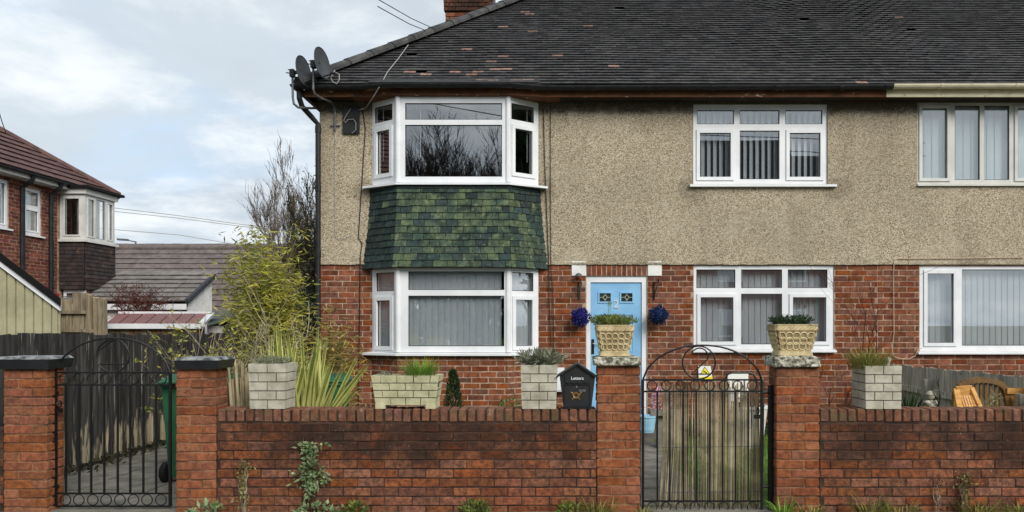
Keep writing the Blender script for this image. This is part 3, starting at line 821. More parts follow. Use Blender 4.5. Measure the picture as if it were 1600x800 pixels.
# closing panels: ceiling and floor of the bay, base wall with bricks
for z, t_ in ((bz3-.004, .03), (bz2-.06, .03), (bz1-.0, .03), (bz0-.06, .03)):
    MB().prism([q + V((0, .02, z)) for q in (BA, BB, BC, BD)] + [V((BD.x, YH+.3, z)), V((BA.x, YH+.3, z))], (0, 0, t_)).build('bay_floor', upvc if t_ else upvc, bay)
mb = MB(); mb.prism([q + V((0, .003, -.05)) for q in (BA, BB, BC, BD)], (0, 0, bz0+.0)); bw = mb.build('bay_base', mortar, bay)
bw2 = bpy.data.objects.new('bay_brickwork', None); link(bw2, house, (-1.56, 10.48, 0))
for (fa, fux, fn, fL) in FAC:
    rr = field(0, fL, -.02, bz0-.05, [], .081, .222, .011)
    lay_bricks(bw2, fa, fux, fn, rr, .06, brick_house, 120, .0, lambda p: 1 if p.z > .7 else .3, stuffname='bay_brick_filling')
# green tile hanging between the bay windows
core = MB()
rows = 12; zt, zb_ = bz2-.045, bz1+.012
flare = lambda f: .015 + .10*f**1.6
lay = []
for i in range(rows+1):
    f = i/rows; z = zt + (zb_-zt)*f; lay.append(bay_poly(z, flare(f)-.012))
for i in range(rows):
    for k in range(3):
        core.add([lay[i+1][k], lay[i+1][k+1], lay[i][k+1], lay[i][k]], [(0,1,2,3)])
clad = core.build('tile_hanging', felt, house)
for i in range(rows):
    f0, f1 = i/rows, (i+1)/rows
    zA, zC = zt + (zb_-zt)*f0, zt + (zb_-zt)*f1
    top, bot = bay_poly(zA+.03, flare(f0)-.004), bay_poly(zC, flare(f1)+.016)
    for k in range(3):
        L0 = (bot[k+1]-bot[k]).length; nt = max(2, round(L0/.168)); w = 1/nt
        cuts = [0] + [min(1, max(0, (j + (.5 if i % 2 else 0))*w + R.uniform(-.012, .012))) for j in range(nt+1)] + [1]
        cuts = sorted(set(c for c in cuts)); cuts = [c for j, c in enumerate(cuts) if j == 0 or c - cuts[j-1] > .04]
        cuts[-1] = 1
        for c0, c1 in zip(cuts[:-1], cuts[1:]):
            g = .004/L0; dz = R.uniform(-.005, .004); out = R.uniform(0, .004)
            b0, b1 = bot[k].lerp(bot[k+1], c0+g), bot[k].lerp(bot[k+1], c1-g)
            t0, t1 = top[k].lerp(top[k+1], c0+g), top[k].lerp(top[k+1], c1-g)
            nrm = FAC[k][2]
            b0 = b0 + V((0, 0, dz + R.uniform(-.003, .003))) + nrm*out; b1 = b1 + V((0, 0, dz + R.uniform(-.003, .003))) + nrm*out
            th_ = nrm*.013
            mb = MB(); mb.hexa([b0, b1, b1-th_, b0-th_, t0, t1, t1-th_, t0-th_])
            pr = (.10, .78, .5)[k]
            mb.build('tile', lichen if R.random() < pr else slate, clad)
mb = MB(); mb.sweep([(-.02, .03), (.03, .02), (.035, -.03), (-.02, -.03)], [q + V((0, 0, bz2-.06)) for q in (BA, BB, BC, BD)]); mb.build('lead_flashing', slate, bay)
# cornice over the bay
cor = [V((BA.x-.22, YH-.26, 0)), V((BB.x-.02, BB.y-.07, 0)), V((BC.x+.04, BC.y-.07, 0)), V((BD.x+.30, YH-.26, 0))]
mb = MB(); mb.prism([q + V((0, 0, bz3+.004)) for q in cor] + [V((BD.x+.3, YH+.05, bz3+.004)), V((BA.x-.22, YH+.05, bz3+.004))], (0, 0, .125)); mb.build('bay_fascia', brownp, house)
# fascia, soffit, gutters
def eaves(parent, x0, x1, mat, gm):
    MB().box(x0, x1, 10.50, 10.525, ZT-.008, ZT+.115).build('fascia', mat, parent)
    MB().box(x0, x1, 10.527, YH+.0, ZT+.002, ZT+.02).build('soffit', soffit, parent)
eaves(house, -3.64, XP-.002, brownp, blackp); eaves(house2, XP+.002, XR, creamp, creamp)
MB().box(-3.66, -3.642, 10.50, 18.5, ZT-.008, ZT+.115).build('fascia', brownp, house)
MB().box(-3.641, XL-.001, 10.527, 18.5, ZT+.002, ZT+.02).build('soffit', soffit, house)
gp = []
for k in range(9):
    a = math.pi*k/8; gp.append((-.057*math.cos(a), -.057*math.sin(a)))
for k in range(9):
    a = math.pi*(8-k)/8; gp.append((-.051*math.cos(a), -.051*math.sin(a)+.002))
GY, GZ = 10.425, 4.885
gpath = [V((-3.80, 18.4, GZ)), V((-3.76, GY-.02, GZ)), V((-3.0, GY-.01, GZ-.006)), V((-2.80, GY-.03, GZ-.006)), V((-2.42, GY-.12, GZ-.008)), V((-.72, GY-.12, GZ-.008)), V((-.30, GY-.02, GZ-.008)), V((0.0, GY, GZ-.008)), V((XP-.01, GY, GZ+.006))]
gut = MB().sweep(gp, gpath).build('gutter', blackp, house)
for x in [-3.3, -2.9, -2.2, -1.7, -1.2, -.75, 0.3, 1.2, 2.1, 3.0, 3.9]:
    y = GY - (.12 if -2.4 < x < -.72 else .0)
    MB().sweep([(q[0]*1.12, q[1]*1.12) for q in gp], [V((x-.03, y, GZ-.006)), V((x+.03, y, GZ-.006))]).build('gutter_joint', blackp, house)
MB().sweep(gp, [V((XP+.03, GY, GZ+.012)), V((XR, GY, GZ+.03))]).build('gutter', creamp, house2)
for x in [5.3, 6.35, 7.4]: MB().sweep([(q[0]*1.12, q[1]*1.12) for q in gp], [V((x-.02, GY, GZ+.014)), V((x+.02, GY, GZ+.014))]).build('gutter_joint', creamp, house2)
mb = MB(); mb.sweep([(q[0]*1.2, q[1]*1.2) for q in gp], [V((XP-.07, GY, GZ+.008)), V((XP+.05, GY, GZ+.01))]); mb.build('gutter_union', blackp, house)
# downpipe at the left corner
dx = hx(497, 10.72)
mb = MB(); mb.tube([V((-3.72, 10.46, 4.84)), V((-3.72, 10.47, 4.72)), V((-3.70, 10.52, 4.62)), V((-3.62, 10.66, 4.52)), V((dx, 10.72, 4.42)), V((dx, 10.72, 3.0)), V((dx, 10.72, 0.05))], .038, 10)
for z in (4.3, 3.45, 2.5, 1.6, .8): mb.lathe([(.045, z), (.045, z+.09)], (dx, 10.72, 0), 10)
mb.build('downpipe', blackp, house, smooth=False)

# ---- roof
TR = 14.6-EY
def bumpf(x, t): return .075*math.exp(-((x-4.55)/.95)**2)*min(1, (t/2.6))**2 + .012*math.sin(x*1.3+t*2)*math.sin(t*1.1)
PINK = [(787,40),(734,77),(784,88),(767,95),(712,106),(751,109),(766,108),(778,105),(730,115),(781,115),(754,119),(872,84),(865,87),(949,100),(957,103),(820,124),(829,127),(838,131),(646,112),(664,115),(651,125),(706,125),(730,125),(754,124),(769,124),(802,124),(823,19),(912,40),(836,47),(587,128),(640,112),(662,115),(641,122),(735,76),(785,105),(1397,26),(1345,127),(1352,127),(715,109),(742,109),(735,125)]
GONE = [(968,11),(679,79),(646,85),(665,109),(1254,29),(1418,44)]
def special(p):
    a, b = proj(p + V((0, .03, .06)))
    if b < -60 or a > 1700: return True
    for x, y in GONE:
        if abs(a-x) < 7 and abs(b-y) < 2: return None
    for x, y in PINK:
        if abs(a-x) < 7.5 and abs(b-y) < 1.9: return pinktile
    return True
def deck(parent, x0, x1, hip):
    mb = MB(); z0 = EZ-.03
    zr = z0 + TR*math.tan(PITCH)
    a, b = V((X0 if hip < 0 else x0, EY+.02, z0)), V((x1 - X0*0 if hip < 0 else x1, EY+.02, z0))
    if hip < 0:
        l, r = V((X0+TR, EY+TR, zr)), V((x1, EY+TR, zr))
        bl, br = V((X0, EY+2*TR, z0)), V((x1, EY+2*TR, z0))
        mb.add([a, b, r, l, bl, br], [(0,1,2,3), (3,2,5,4), (0,3,4)])
    else:
        l, r = V((x0, EY+TR, zr)), V((x1-TR, EY+TR, zr)); bl, br = V((x0, EY+2*TR, z0)), V((x1, EY+2*TR, z0))
        mb.add([a, b, r, l, bl, br], [(0,1,2,3), (3,2,5,4), (1,5,2)])
    return mb.build('roof', felt, parent)
rf1 = deck(house, X0, XP, -1); rf2 = deck(house2, XP, XR+.15, 1)
O = V((0, EY, EZ))
roof_tiles(rf1, O, XA, YA, PITCH, lambda t: (X0+t+.04, XP), .1, .165, TR, rooftile, 300, bumpf=bumpf, special=special)
roof_tiles(rf2, O, XA, YA, PITCH, lambda t: (XP, XR+.15-t-.04), .1, .165, TR, rooftile, 260, bumpf=bumpf, special=special)
roof_tiles(rf1, V((X0, 0, EZ)), V((0, -1, 0)), XA, PITCH, lambda t: (-(EY+2*TR-t-.04), -(EY+t+.04)), .1, .165, TR, rooftile, 0)
# hip tiles
k = 14; hip = V((1, 1, math.tan(PITCH)))
hl = hip.length; hd = hip/hl
for i in range(k):
    a = V((X0-.02, EY-.02, EZ+.0)) + hd*(i*.43); b = a + hd*.47
    mb = MB(); e1 = hd.cross(Z).normalized(); e2 = e1.cross(hd); vs = []
    for q, rr in ((a, .135), (b, .118)):
        for j in range(9):
            an = math.radians(-8 + 196*j/8); vs.append(q + e1*math.cos(an)*rr + e2*(math.sin(an)*rr*.72 + .012))
    mb.add(vs, [(j, j+1, j+10, j+9) for j in range(8)] + [tuple(range(8, -1, -1))])
    mb.build('hip_tile', ridgem, rf1)
mb = MB(); mb.tube([V((X0+TR, 14.6, EZ+TR*math.tan(PITCH))), V((XP, 14.6, EZ+TR*math.tan(PITCH)))], .11, 8); mb.build('ridge', ridgem, rf1)
mb = MB(); mb.tube([V((XP, 14.6, EZ+TR*math.tan(PITCH))), V((XR-TR, 14.6, EZ+TR*math.tan(PITCH)))], .11, 8); mb.build('ridge', ridgem, rf2)
# little apron of tiles stepping out over the bay
mb = MB(); zb = GZ+.02
mb.add([V((-2.75, EY-.02, EZ+.03)), V((-2.40, EY-.13, EZ+.0)), V((-.74, EY-.13, EZ+.0)), V((-.32, EY-.02, EZ+.03)), V((-.35, EY+.16, EZ+.155)), V((-2.72, EY+.16, EZ+.155))], [(0,1,2,3,4,5)])
mb.build('bay_apron', rooftile, rf1)
# chimney
chim = bpy.data.objects.new('chimney', None); link(chim, house, (-1.8, 14.3, 6.0))
cx0, cx1, cy = hx(696, 14.0), hx(767, 14.0), 14.0
ch = MB(); ch.box(cx0+.008, cx1-.008, cy+.008, cy+.9, 5.6, 8.5); ch.box(cx0-.05, cx1+.05, cy-.05, cy+.95, 8.5, 8.62)
ch.build('chimney_core', mortar_dark, chim)
zc = hz(18, 14.0)
lay_bricks(chim, (0, cy, 0), XA, FR, field(cx0, cx1, 6.4, zc, [], .078, .215, .01), .09, brick_house, 60, .004, stuffname='chimney_brickwork')
lay_bricks(chim, (0, cy-.03, 0), XA, FR, field(cx0-.03, cx1+.03, zc+.005, 8.5, [], .078, .215, .01), .12, brick_wall, 60, .004, stuffname='chimney_brickwork')
lay_bricks(chim, (cx1, cy, 0), YA, XA, field(0, .9, 6.4, 8.5, [], .078, .215, .01), .09, brick_house, 0, .004, stuffname='chimney_brickwork')
ae = thing('aerial_mast', 'thin metal aerial mast strapped beside the brick chimney', 'aerial', P(772, 22, 13.9))
mb = MB(); mb.tube([P(773, 26, 13.9), P(773, -60, 13.9)], .018, 6); mb.build('mast', steel, ae)
mb = MB(); mb.tube([P(764, 16, 13.9), P(776, 16, 13.9)], .012, 5); mb.tube([P(764, 5, 13.9), P(776, 5, 13.9)], .012, 5); mb.build('bracket', steel, ae)

# ---- front door
door = bpy.data.objects.new('door', None); link(door, house, ((DOOR[0]+DOOR[1])/2, YH, .1))
fy = YH+.02
mb = MB(); wall_sheet(mb, (0, fy, 0), XA, FR, DOOR[0]+.002, DOOR[1]-.002, .03, DOOR[3]-.002, [(hx(923), hx(1003), .11, hz(441))], .08); mb.build('door_frame', upvc, door)
lx0, lx1, lz0, lz1 = hx(923.5), hx(1002.5), .112, hz(441.5)
leafy = fy+.02
gl1 = (hx(937), hx(954.5), hz(471), hz(458)); gl2 = (hx(971), hx(988.5), hz(471), hz(458))
mb = MB(); wall_sheet(mb, (0, leafy, 0), XA, FR, lx0, lx1, lz0, lz1, [gl1, gl2], .045)
def moulding(mb, a, b, c, d, w=.022, o=.012):
    mb.box(a-w, b+w, leafy-o, leafy-.0005, d, d+w); mb.box(a-w, b+w, leafy-o, leafy-.0005, c-w, c); mb.box(a-w, a, leafy-o, leafy-.0005, c, d); mb.box(b, b+w, leafy-o, leafy-.0005, c, d)
moulding(mb, *gl1); moulding(mb, *gl2)
for (a, b) in ((hx(936.5), hx(955.5)), (hx(970), hx(989))):
    for c, d in ((hz(548), hz(492)), (hz(638), hz(562))):
        moulding(mb, a, b, c, d, .016, .009); mb.hexa([(a+.025, leafy-.001, c+.025), (b-.025, leafy-.001, c+.025), (b-.025, leafy-.0005, c+.025), (a+.025, leafy-.0005, c+.025), (a+.025, leafy-.008, d-.025), (b-.025, leafy-.008, d-.025), (b-.025, leafy-.0005, d-.025), (a+.025, leafy-.0005, d-.025)])
mb.build('door_leaf', doorblue, door)
for g_ in (gl1, gl2):
    mb = MB(); mb.box(g_[0], g_[1], leafy+.008, leafy+.014, g_[2], g_[3]); mb.build('leaded_pane', bluedk, door)
    mb = MB(); cxx, czz = (g_[0]+g_[1])/2, (g_[2]+g_[3])/2; y = leafy+.004
    ps = [V((cxx, y, czz+.042)), V((cxx+.032, y, czz)), V((cxx, y, czz-.042)), V((cxx-.032, y, czz))]
    for i in range(4): mb.tube([ps[i], ps[(i+1) % 4]], .005, 4)
    mb.tube([ps[0], V((cxx, y, g_[3]))], .003, 4); mb.tube([ps[2], V((cxx, y, g_[2]))], .003, 4); mb.tube([ps[1], V((g_[1], y, czz))], .004, 4); mb.tube([ps[3], V((g_[0], y, czz))], .004, 4)
    mb.build('lead_diamond', lead, door)
mb = MB(); mb.box(hx(924.5), hx(928.5), leafy-.012, leafy-.0005, hz(553), hz(530)); mb.build('handle_plate', iron, door)
mb = MB(); mb.tube([V((hx(926.5), leafy-.012, hz(537))), V((hx(926.5), leafy-.05, hz(537))), V((hx(936), leafy-.05, hz(537)))], .009, 6); mb.build('handle', chrome, door)
MB().box(DOOR[0]-.02, DOOR[1]+.02, YH-.32, YH+.02, -.05, .10).build('doorstep', slabm, house)
def text(name, body, size, loc, mat, parent, ext=.003, rot=(math.radians(90), 0, 0), bold=0.0):
    c = bpy.data.curves.new(name, 'FONT'); c.body = body; c.size = size; c.extrude = ext; c.align_x = 'CENTER'; c.align_y = 'CENTER'; c.offset = bold
    c.materials.append(mat); c.resolution_u = 3
    q = bpy.data.objects.new(name, c); COL.objects.link(q); me = bpy.data.meshes.new_from_object(q.evaluated_get(bpy.context.evaluated_depsgraph_get())); bpy.data.objects.remove(q)
    o = bpy.data.objects.new(name, me); o.rotation_euler = rot
    return link(o, parent, loc)
text('house_number', '2', .165, (hx(963), leafy-.006, hz(475.5)), silver, door, .005, bold=.0015)
# ================================================================ garden walls, pillars, gates
YW = 6.1; sw_ = F/YW
def wx(px, Y=YW): return (px-VX)*Y/F
def wz(py, Y=YW): return H + (HZ-py)*Y/F
CT = wz(639); CB = CT - .112
def garden_wall(x0, x1, label, cope=True, top=None):
    top = top or CB
    w = thing('garden_wall', label, 'wall', ((x0+x1)/2, YW+.11, 0), 'low brick front garden walls')
    MB().box(x0, x1, YW+.006, YW+.20, -.2, top).build('mortar_core', mortar_dark, w)
    lay_bricks(w, (0, YW, 0), XA, FR, field(x0+.004, x1-.004, top-.0755*10, top, [], .0755, .217, .0085), .10, brick_wall, 290, .0, jit=.003)
    lay_bricks(w, (0, YW+.212, 0), V((-1, 0, 0)), YA, field(-x1, -x0, top-.0755*10, top, [], .0755, .217, .0085), .10, brick_wall, 0, .0, stuffname='rear_brickwork')
    if cope:
        MB().box(x0, x1, YW+.010, YW+.205, top-.001, CT-.014).build('coping_bed', mortar_dark, w)
        n = round((x1-x0)/.0757); p = (x1-x0)/n
        for i in range(n):
            m = block_mesh(.064, .217, CT-top-.010, brick_cope, .006, .002)
            piece('coping_brick', m, w, (x0+(i+.5)*p, YW+.108+R.uniform(-.003, .003), (top+CT)/2+.003+R.uniform(-.003, .002)), (R.uniform(-.01, .01), R.uniform(-.015, .015), R.uniform(-.012, .012)))
    return w
def pillar(x0, x1, top, label, cap, captop, cx0, cx1):
    p = thing('gate_pillar', label, 'pillar', ((x0+x1)/2, YW+.11, 0), 'brick gate pillars')
    MB().box(x0+.005, x1-.005, YW+.002, YW+.213, -.2, top+.01).build('mortar_core', mortar_pillar, p)
    z = top - .0755*16; row = 0
    while z < top-.02:
        za, zb = max(z, -.08), z + .0755 - .0085
        w = x1-x0; cut = x0 + w*(.655 if row % 2 else .345)
        for a, b in ((x0, cut-.004), (cut+.004, x1)):
            c = V(((a+b)/2 + R.uniform(-.002, .002), YW+.1075-.003+R.uniform(-.002, .002), (za+zb)/2))
            piece('brick', block_mesh(b-a, .217, zb-za, brick_pillar, .006, .003), p, c, (0, 0, R.uniform(-.006, .006)))
        z += .0755; row += 1
    d0, d1 = YW-.05, YW+.265
    rr = random.Random(int(x0*100))
    if cap == 'black':
        mb = MB(); e = .03
        mb.hexa([(cx0+.012, d0+.012, top+.004), (cx1-.012, d0+.012, top+.004), (cx1-.012, d1-.012, top+.004), (cx0+.012, d1-.012, top+.004), (cx0, d0, captop-.022), (cx1, d0, captop-.022), (cx1, d1, captop-.022), (cx0, d1, captop-.022)])
        mb.cur = 1
        mb.hexa([(cx0, d0, captop-.0215), (cx1, d0, captop-.0215), (cx1, d1, captop-.0215), (cx0, d1, captop-.0215), (cx0+.02, d0+.02, captop), (cx1-.02, d0+.02, captop), (cx1-.02, d1-.02, captop), (cx0+.02, d1-.02, captop)])
        mb.build('pillar_cap', [capblk, cappale], p)
    else:
        import bmesh
        bm = bmesh.new(); bmesh.ops.create_cube(bm, size=1)
        bmesh.ops.subdivide_edges(bm, edges=bm.edges, cuts=11, use_grid_fill=True)
        for v in bm.verts:
            q = v.co.copy(); e = sum(1 for k in q if abs(abs(k)-.5) < 1e-4)
            v.co = V(((cx0+cx1)/2 + q.x*(cx1-cx0), (d0+d1)/2 + q.y*(d1-d0), (top+captop)/2+.002 + q.z*(captop-top-.004)))
            nz = mnoise.noise(v.co*23 + V((cx0*9, 0, 0)))*.010 + mnoise.noise(v.co*60)*.006
            dirn = V((q.x if abs(q.x) > .49 else 0, q.y if abs(q.y) > .49 else 0, q.z if q.z > .49 else 0))
            if dirn.length: v.co += dirn.normalized()*(nz - (.012 if e > 1 else 0))
        me = bpy.data.meshes.new('pillar_cap'); bm.to_mesh(me); bm.free(); me.materials.append(capstone)
        c = V(((cx0+cx1)/2, (d0+d1)/2, top))
        for v in me.vertices: v.co -= c
        piece('pillar_cap', me, p, c)
    return p
PX = [(6, 73), (275, 337.5), (933, 1000), (1213, 1280)]
def wX(px, Y=YW): return (px-VX)*Y/F
YC = YW-.05
pillar(wx(6), wx(73.5), wz(577), 'brick gate pillar with black painted cap at the left edge of the photo', 'black', wz(557.5, YC), wX(-8, YC), wX(76, YC))
pillar(wx(275), wx(337.5), wz(577), 'brick gate pillar with black painted cap beside the green wheelie bin', 'black', wz(559, YC), wX(271, YC), wX(341, YC))
pillar(wx(933), wx(1000), wz(572), 'brick gate pillar next to the black letter box, with white crusted stone cap', 'stone', wz(558, YC), wX(928, YC), wX(1002, YC))
pillar(wx(1213), wx(1280), wz(574), 'orange brick gate pillar to the right of the reed backed gate, stone cap', 'stone', wz(557, YC), wX(1209, YC), wX(1284, YC))
garden_wall(wx(338.5), wx(932), 'long sooty brick wall carrying three planters and the letter box')
garden_wall(wx(1281), 4.6, 'sooty brick wall at the right carrying a single grey block planter')
garden_wall(-6.2, wx(5), 'short stretch of brick wall left of the leftmost pillar', cope=False, top=wz(672))

def gate(x0, x1, zr1, zr2, zb1, zb2, ztop, bars, label, cxy, cr, scroll, latch_left, YG=6.20, side=None):
    g = thing('garden_gate', label, 'gate', ((x0+x1)/2, YG, 0), 'black wrought iron garden gates')
    Pg = lambda x, z: V((x, YG, z))
    for x in (x0, x1): MB().bar(Pg(x, zb2-.0), Pg(x, zr1), .02, .02).build('stile', iron, g)
    xm = (x0+x1)/2
    mb = MB(); N = 28; pts = []
    for i in range(N+1):
        f = i/N; pts.append(Pg(x0 + (x1-x0)*f, zr1 + (ztop-zr1)*(max(0, 1-abs(2*f-1)**2.15))**.62))
    mb.tube(pts, .0085, 6); mb.build('arch', iron, g)
    for z in (zr1, zr2, zb1, zb2): MB().bar(Pg(x0+.011, z), Pg(x1-.011, z), .010, .014).build('rail', iron, g)
    for x in bars: MB().bar(Pg(x, zb1+.006), Pg(x, zr2-.006), .0135, .0135).build('bar', iron, g)
    for za, zb in ((zr2, zr1), (zb2, zb1)):
        r = (abs(zb-za)-.012)/2; key = ('ring', round(r, 4))
        if key not in CACHE:
            mb = MB(); mb.ring((0, 0, 0), XA, Z, r-.003, .0048, 20, 5); CACHE[key] = mb.mesh('ring', iron, smooth=True)
        for i in range(8):
            f = (i+.5)/8
            piece('ring', CACHE[key], g, Pg(x0 + .02 + (x1-x0-.04)*f + R.uniform(-.004, .004), (za+zb)/2))
    c = Pg(*cxy)
    mb = MB(); mb.ring(c, XA, Z, cr, .007, 30, 6); mb.build('crest_ring', iron, g)
    mb = MB()
    for pl in scroll: mb.tube([Pg(cxy[0]+a*cr, cxy[1]+b*cr) for a, b in pl], .006, 5)
    mb.build('crest_numeral', iron, g)
    mb = MB(); lx = x0+.03 if latch_left else x1-.03
    mb.ring(Pg(lx, zr2-.16), YA, Z, .028, .006, 14, 5); mb.box(lx-.035, lx+.02, YG-.018, YG+.018, zr2-.225, zr2-.195); mb.build('latch', iron, g)
    return g
YG = 6.2; gx = lambda p: wx(p, YG); gz = lambda p: wz(p, YG)
scr1 = [[(-.80, -.50), (.80, -.50)], [(.05, .99), (-.45, .62), (-.82, .34), (-.93, .44), (-.86, .56), (-.4, .86), (.05, .99)]]
gate(gx(87), gx(266), gz(582), gz(601.5), gz(771), gz(791), gz(528.5), [gx(p) for p in (103, 124, 142.5, 163, 184, 203.6, 224, 244)], 'arched black iron gate across the paved drive, ring crest with a crossbar',
     (gx(176.5), gz(556)), .137, scr1, True)
def arc(cx, cy, r, a0, a1, n=10): return [(cx + r*math.cos(math.radians(a0+(a1-a0)*i/n)), cy + r*math.sin(math.radians(a0+(a1-a0)*i/n))) for i in range(n+1)]
scr2 = [[(-.42, .55), (-.36, .72)] + arc(0.05, .38, .5, 140, -28, 12) + [(.2, -.1), (-.1, -.4), (-.5, -.70), (.62, -.70)]]
gate(gx(1004.5), gx(1190), gz(593.5), gz(611.7), gz(783), gz(801), gz(539.5), [gx(p) for p in (1027, 1046.5, 1067.5, 1088, 1109, 1129, 1149, 1169)], 'arched black iron gate backed with a brown reed screen, figure 2 in the crest ring',
     (gx(1092), gz(566.5)), .137, scr2, False)
for a, b, y0, lab, w in ((70, 86, 597, 'thick black gate post fixed to the leftmost pillar', 1), (1201, 1211.5, 602, 'thick black gate post beside the orange pillar right of the reed screen', 1), (996.5, 1000.5, 602, 'slim black gate post on the side of the pillar by the letter box', 0)):
    t = thing('gate_post', lab, 'post', (gx((a+b)/2), YG, 0), 'square iron gate posts')
    cx_ = gx((a+b)/2); hw = (gx(b)-gx(a))/2
    MB().box(cx_-hw, cx_+hw, YG-.03, YG+.03, -.1, gz(y0)).build('post', iron, t)
    if w:
        hx0 = cx_ + (hw if a < 500 else -hw); e = .03 if a < 500 else -.05
        for zz1 in (gz(613), gz(760)): MB().tube([(hx0, YG, zz1), (hx0+e, YG, zz1)], .012, 8).build('hinge', iron, t)
# reed screen behind the right gate
sc = thing('reed_screen', 'brown reed screen wired up behind the right hand iron gate', 'screen', (gx(1110), 6.29, 0))
mb = MB(); x = wx(1036, 6.3)
while x < wx(1194, 6.3):
    top = wz(R.uniform(592, 606), 6.3) - (.02 if x < wx(1060, 6.3) else 0)
    lean = (x - wx(1090, 6.3))*.06; kx = R.uniform(-.012, .012); y = 6.29 + R.uniform(-.006, .012)
    if R.random() > .03: mb.tube([(x - .03*(x < wx(1060, 6.3)) + kx - .0, y, -.03), (x + kx*.3, y, .5), (x+R.uniform(-.006, .006), y, top)], [.0062, .006, .0045], 5)
    x += R.uniform(.0088, .0128)
mb.build('reeds', reed, sc, kind='stuff')
for z in (.12, .5, .95): MB().tube([(wx(1034, 6.3), 6.278, z), (wx(1195, 6.3), 6.278, z+.01)], .002, 4).build('binding_wire', steel, sc)

# ================================================================ planters on the wall
def planter(name, label, x0, x1, y0, y1, z0, z1, tap, rows, mats, group, cols=2, feet=False, tray=None):
    t = thing(name, label, 'planter', ((x0+x1)/2, (y0+y1)/2, z0), group)
    bodym, jm = mats
    def corner(i, f, o=0.):     # i 0..3 counter-clockwise, f height 0..1, o pushed out
        k = tap*(1-f)*.5
        xa, xb, ya, yb = x0+k-o, x1-k+o, y0+k*.7-o, y1-k*.7+o
        return V(((xa, ya), (xb, ya), (xb, yb), (xa, yb))[i] + (0,)) + V((0, 0, zb + (z1-zb)*f))
    zb = z0 + (.03 if feet else 0)
    mb = MB(); wth = .03
    mb.hexa([corner(i, 0, -.006) for i in range(4)] + [corner(i, 1, -.006) - V((0, 0, .05)) for i in range(4)])
    mb.build('core', jm, t)
    mb = MB(); g = .004
    for side in range(4):
        a, b = side, (side+1) % 4
        for r in range(rows):
            f0, f1 = r/rows, (r+1)/rows; gf = g/(z1-zb)
            f0 += gf if r else 0; f1 -= gf if r < rows-1 else 0
            nn_ = cols if side % 2 == 0 else max(1, cols-1)
            cs = [i/nn_ for i in range(nn_+1)] if r % 2 == 0 else [0] + [(i+.5)/nn_ for i in range(nn_)] + [1]
            for c0, c1 in zip(cs[:-1], cs[1:]):
                gw = g/(corner(a, 1)-corner(b, 1)).length
                e0 = c0 + (gw if c0 > 0 else 0); e1 = c1 - (gw if c1 < 1 else 0)
                j = R.uniform(-.0015, .0015)
                q = lambda f, c, o: corner(a, f, o).lerp(corner(b, f, o), c)
                mb.hexa([q(f0, e0, j), q(f0, e1, j), q(f0, e1, -wth), q(f0, e0, -wth), q(f1, e0, j), q(f1, e1, j), q(f1, e1, -wth), q(f1, e0, -wth)])
    mb.build('block_walls', bodym, t)
    if feet:
        for i in (0, 1):
            xa = x0+tap*.5-.004 if i == 0 else x1-tap*.5-.076
            MB().box(xa, xa+.08, y0+.015, y1-.015, z0, zb+.012).build('foot', bodym, t)
    a = [corner(i, 1, -.012) - V((0, 0, .035)) for i in range(4)]
    b = [p - V((0, 0, .014)) for p in a]
    MB().hexa(b + a).build('soil', soil, t)
    return t
GB = 'brick patterned planters standing on the front walls'
yb = YW - .0
px3 = lambda p: wx(p, 6.1)
planter('planter', 'square pale block patterned planter at the left end of the long wall', px3(388), px3(447), 6.095, 6.345, CT, wz(568.5), .025, 5, (concrete, joint), GB)
planter('trough_planter', 'long yellowish block patterned trough on two feet with bright grass', px3(580), px3(686), 6.095, 6.335, CT, wz(587), .07, 4, (concrete_y, joint), GB, cols=4, feet=True)
planter('planter', 'square pale block patterned planter standing next to the black letter box', px3(813.5), px3(871), 6.095, 6.36, CT, wz(570.5), .022, 5, (concrete, joint), GB)
planter('planter', 'square grey block patterned planter alone on the wall at the right', px3(1352), px3(1409), 6.095, 6.385, CT, wz(572), .01, 5, (concrete, joint), GB)
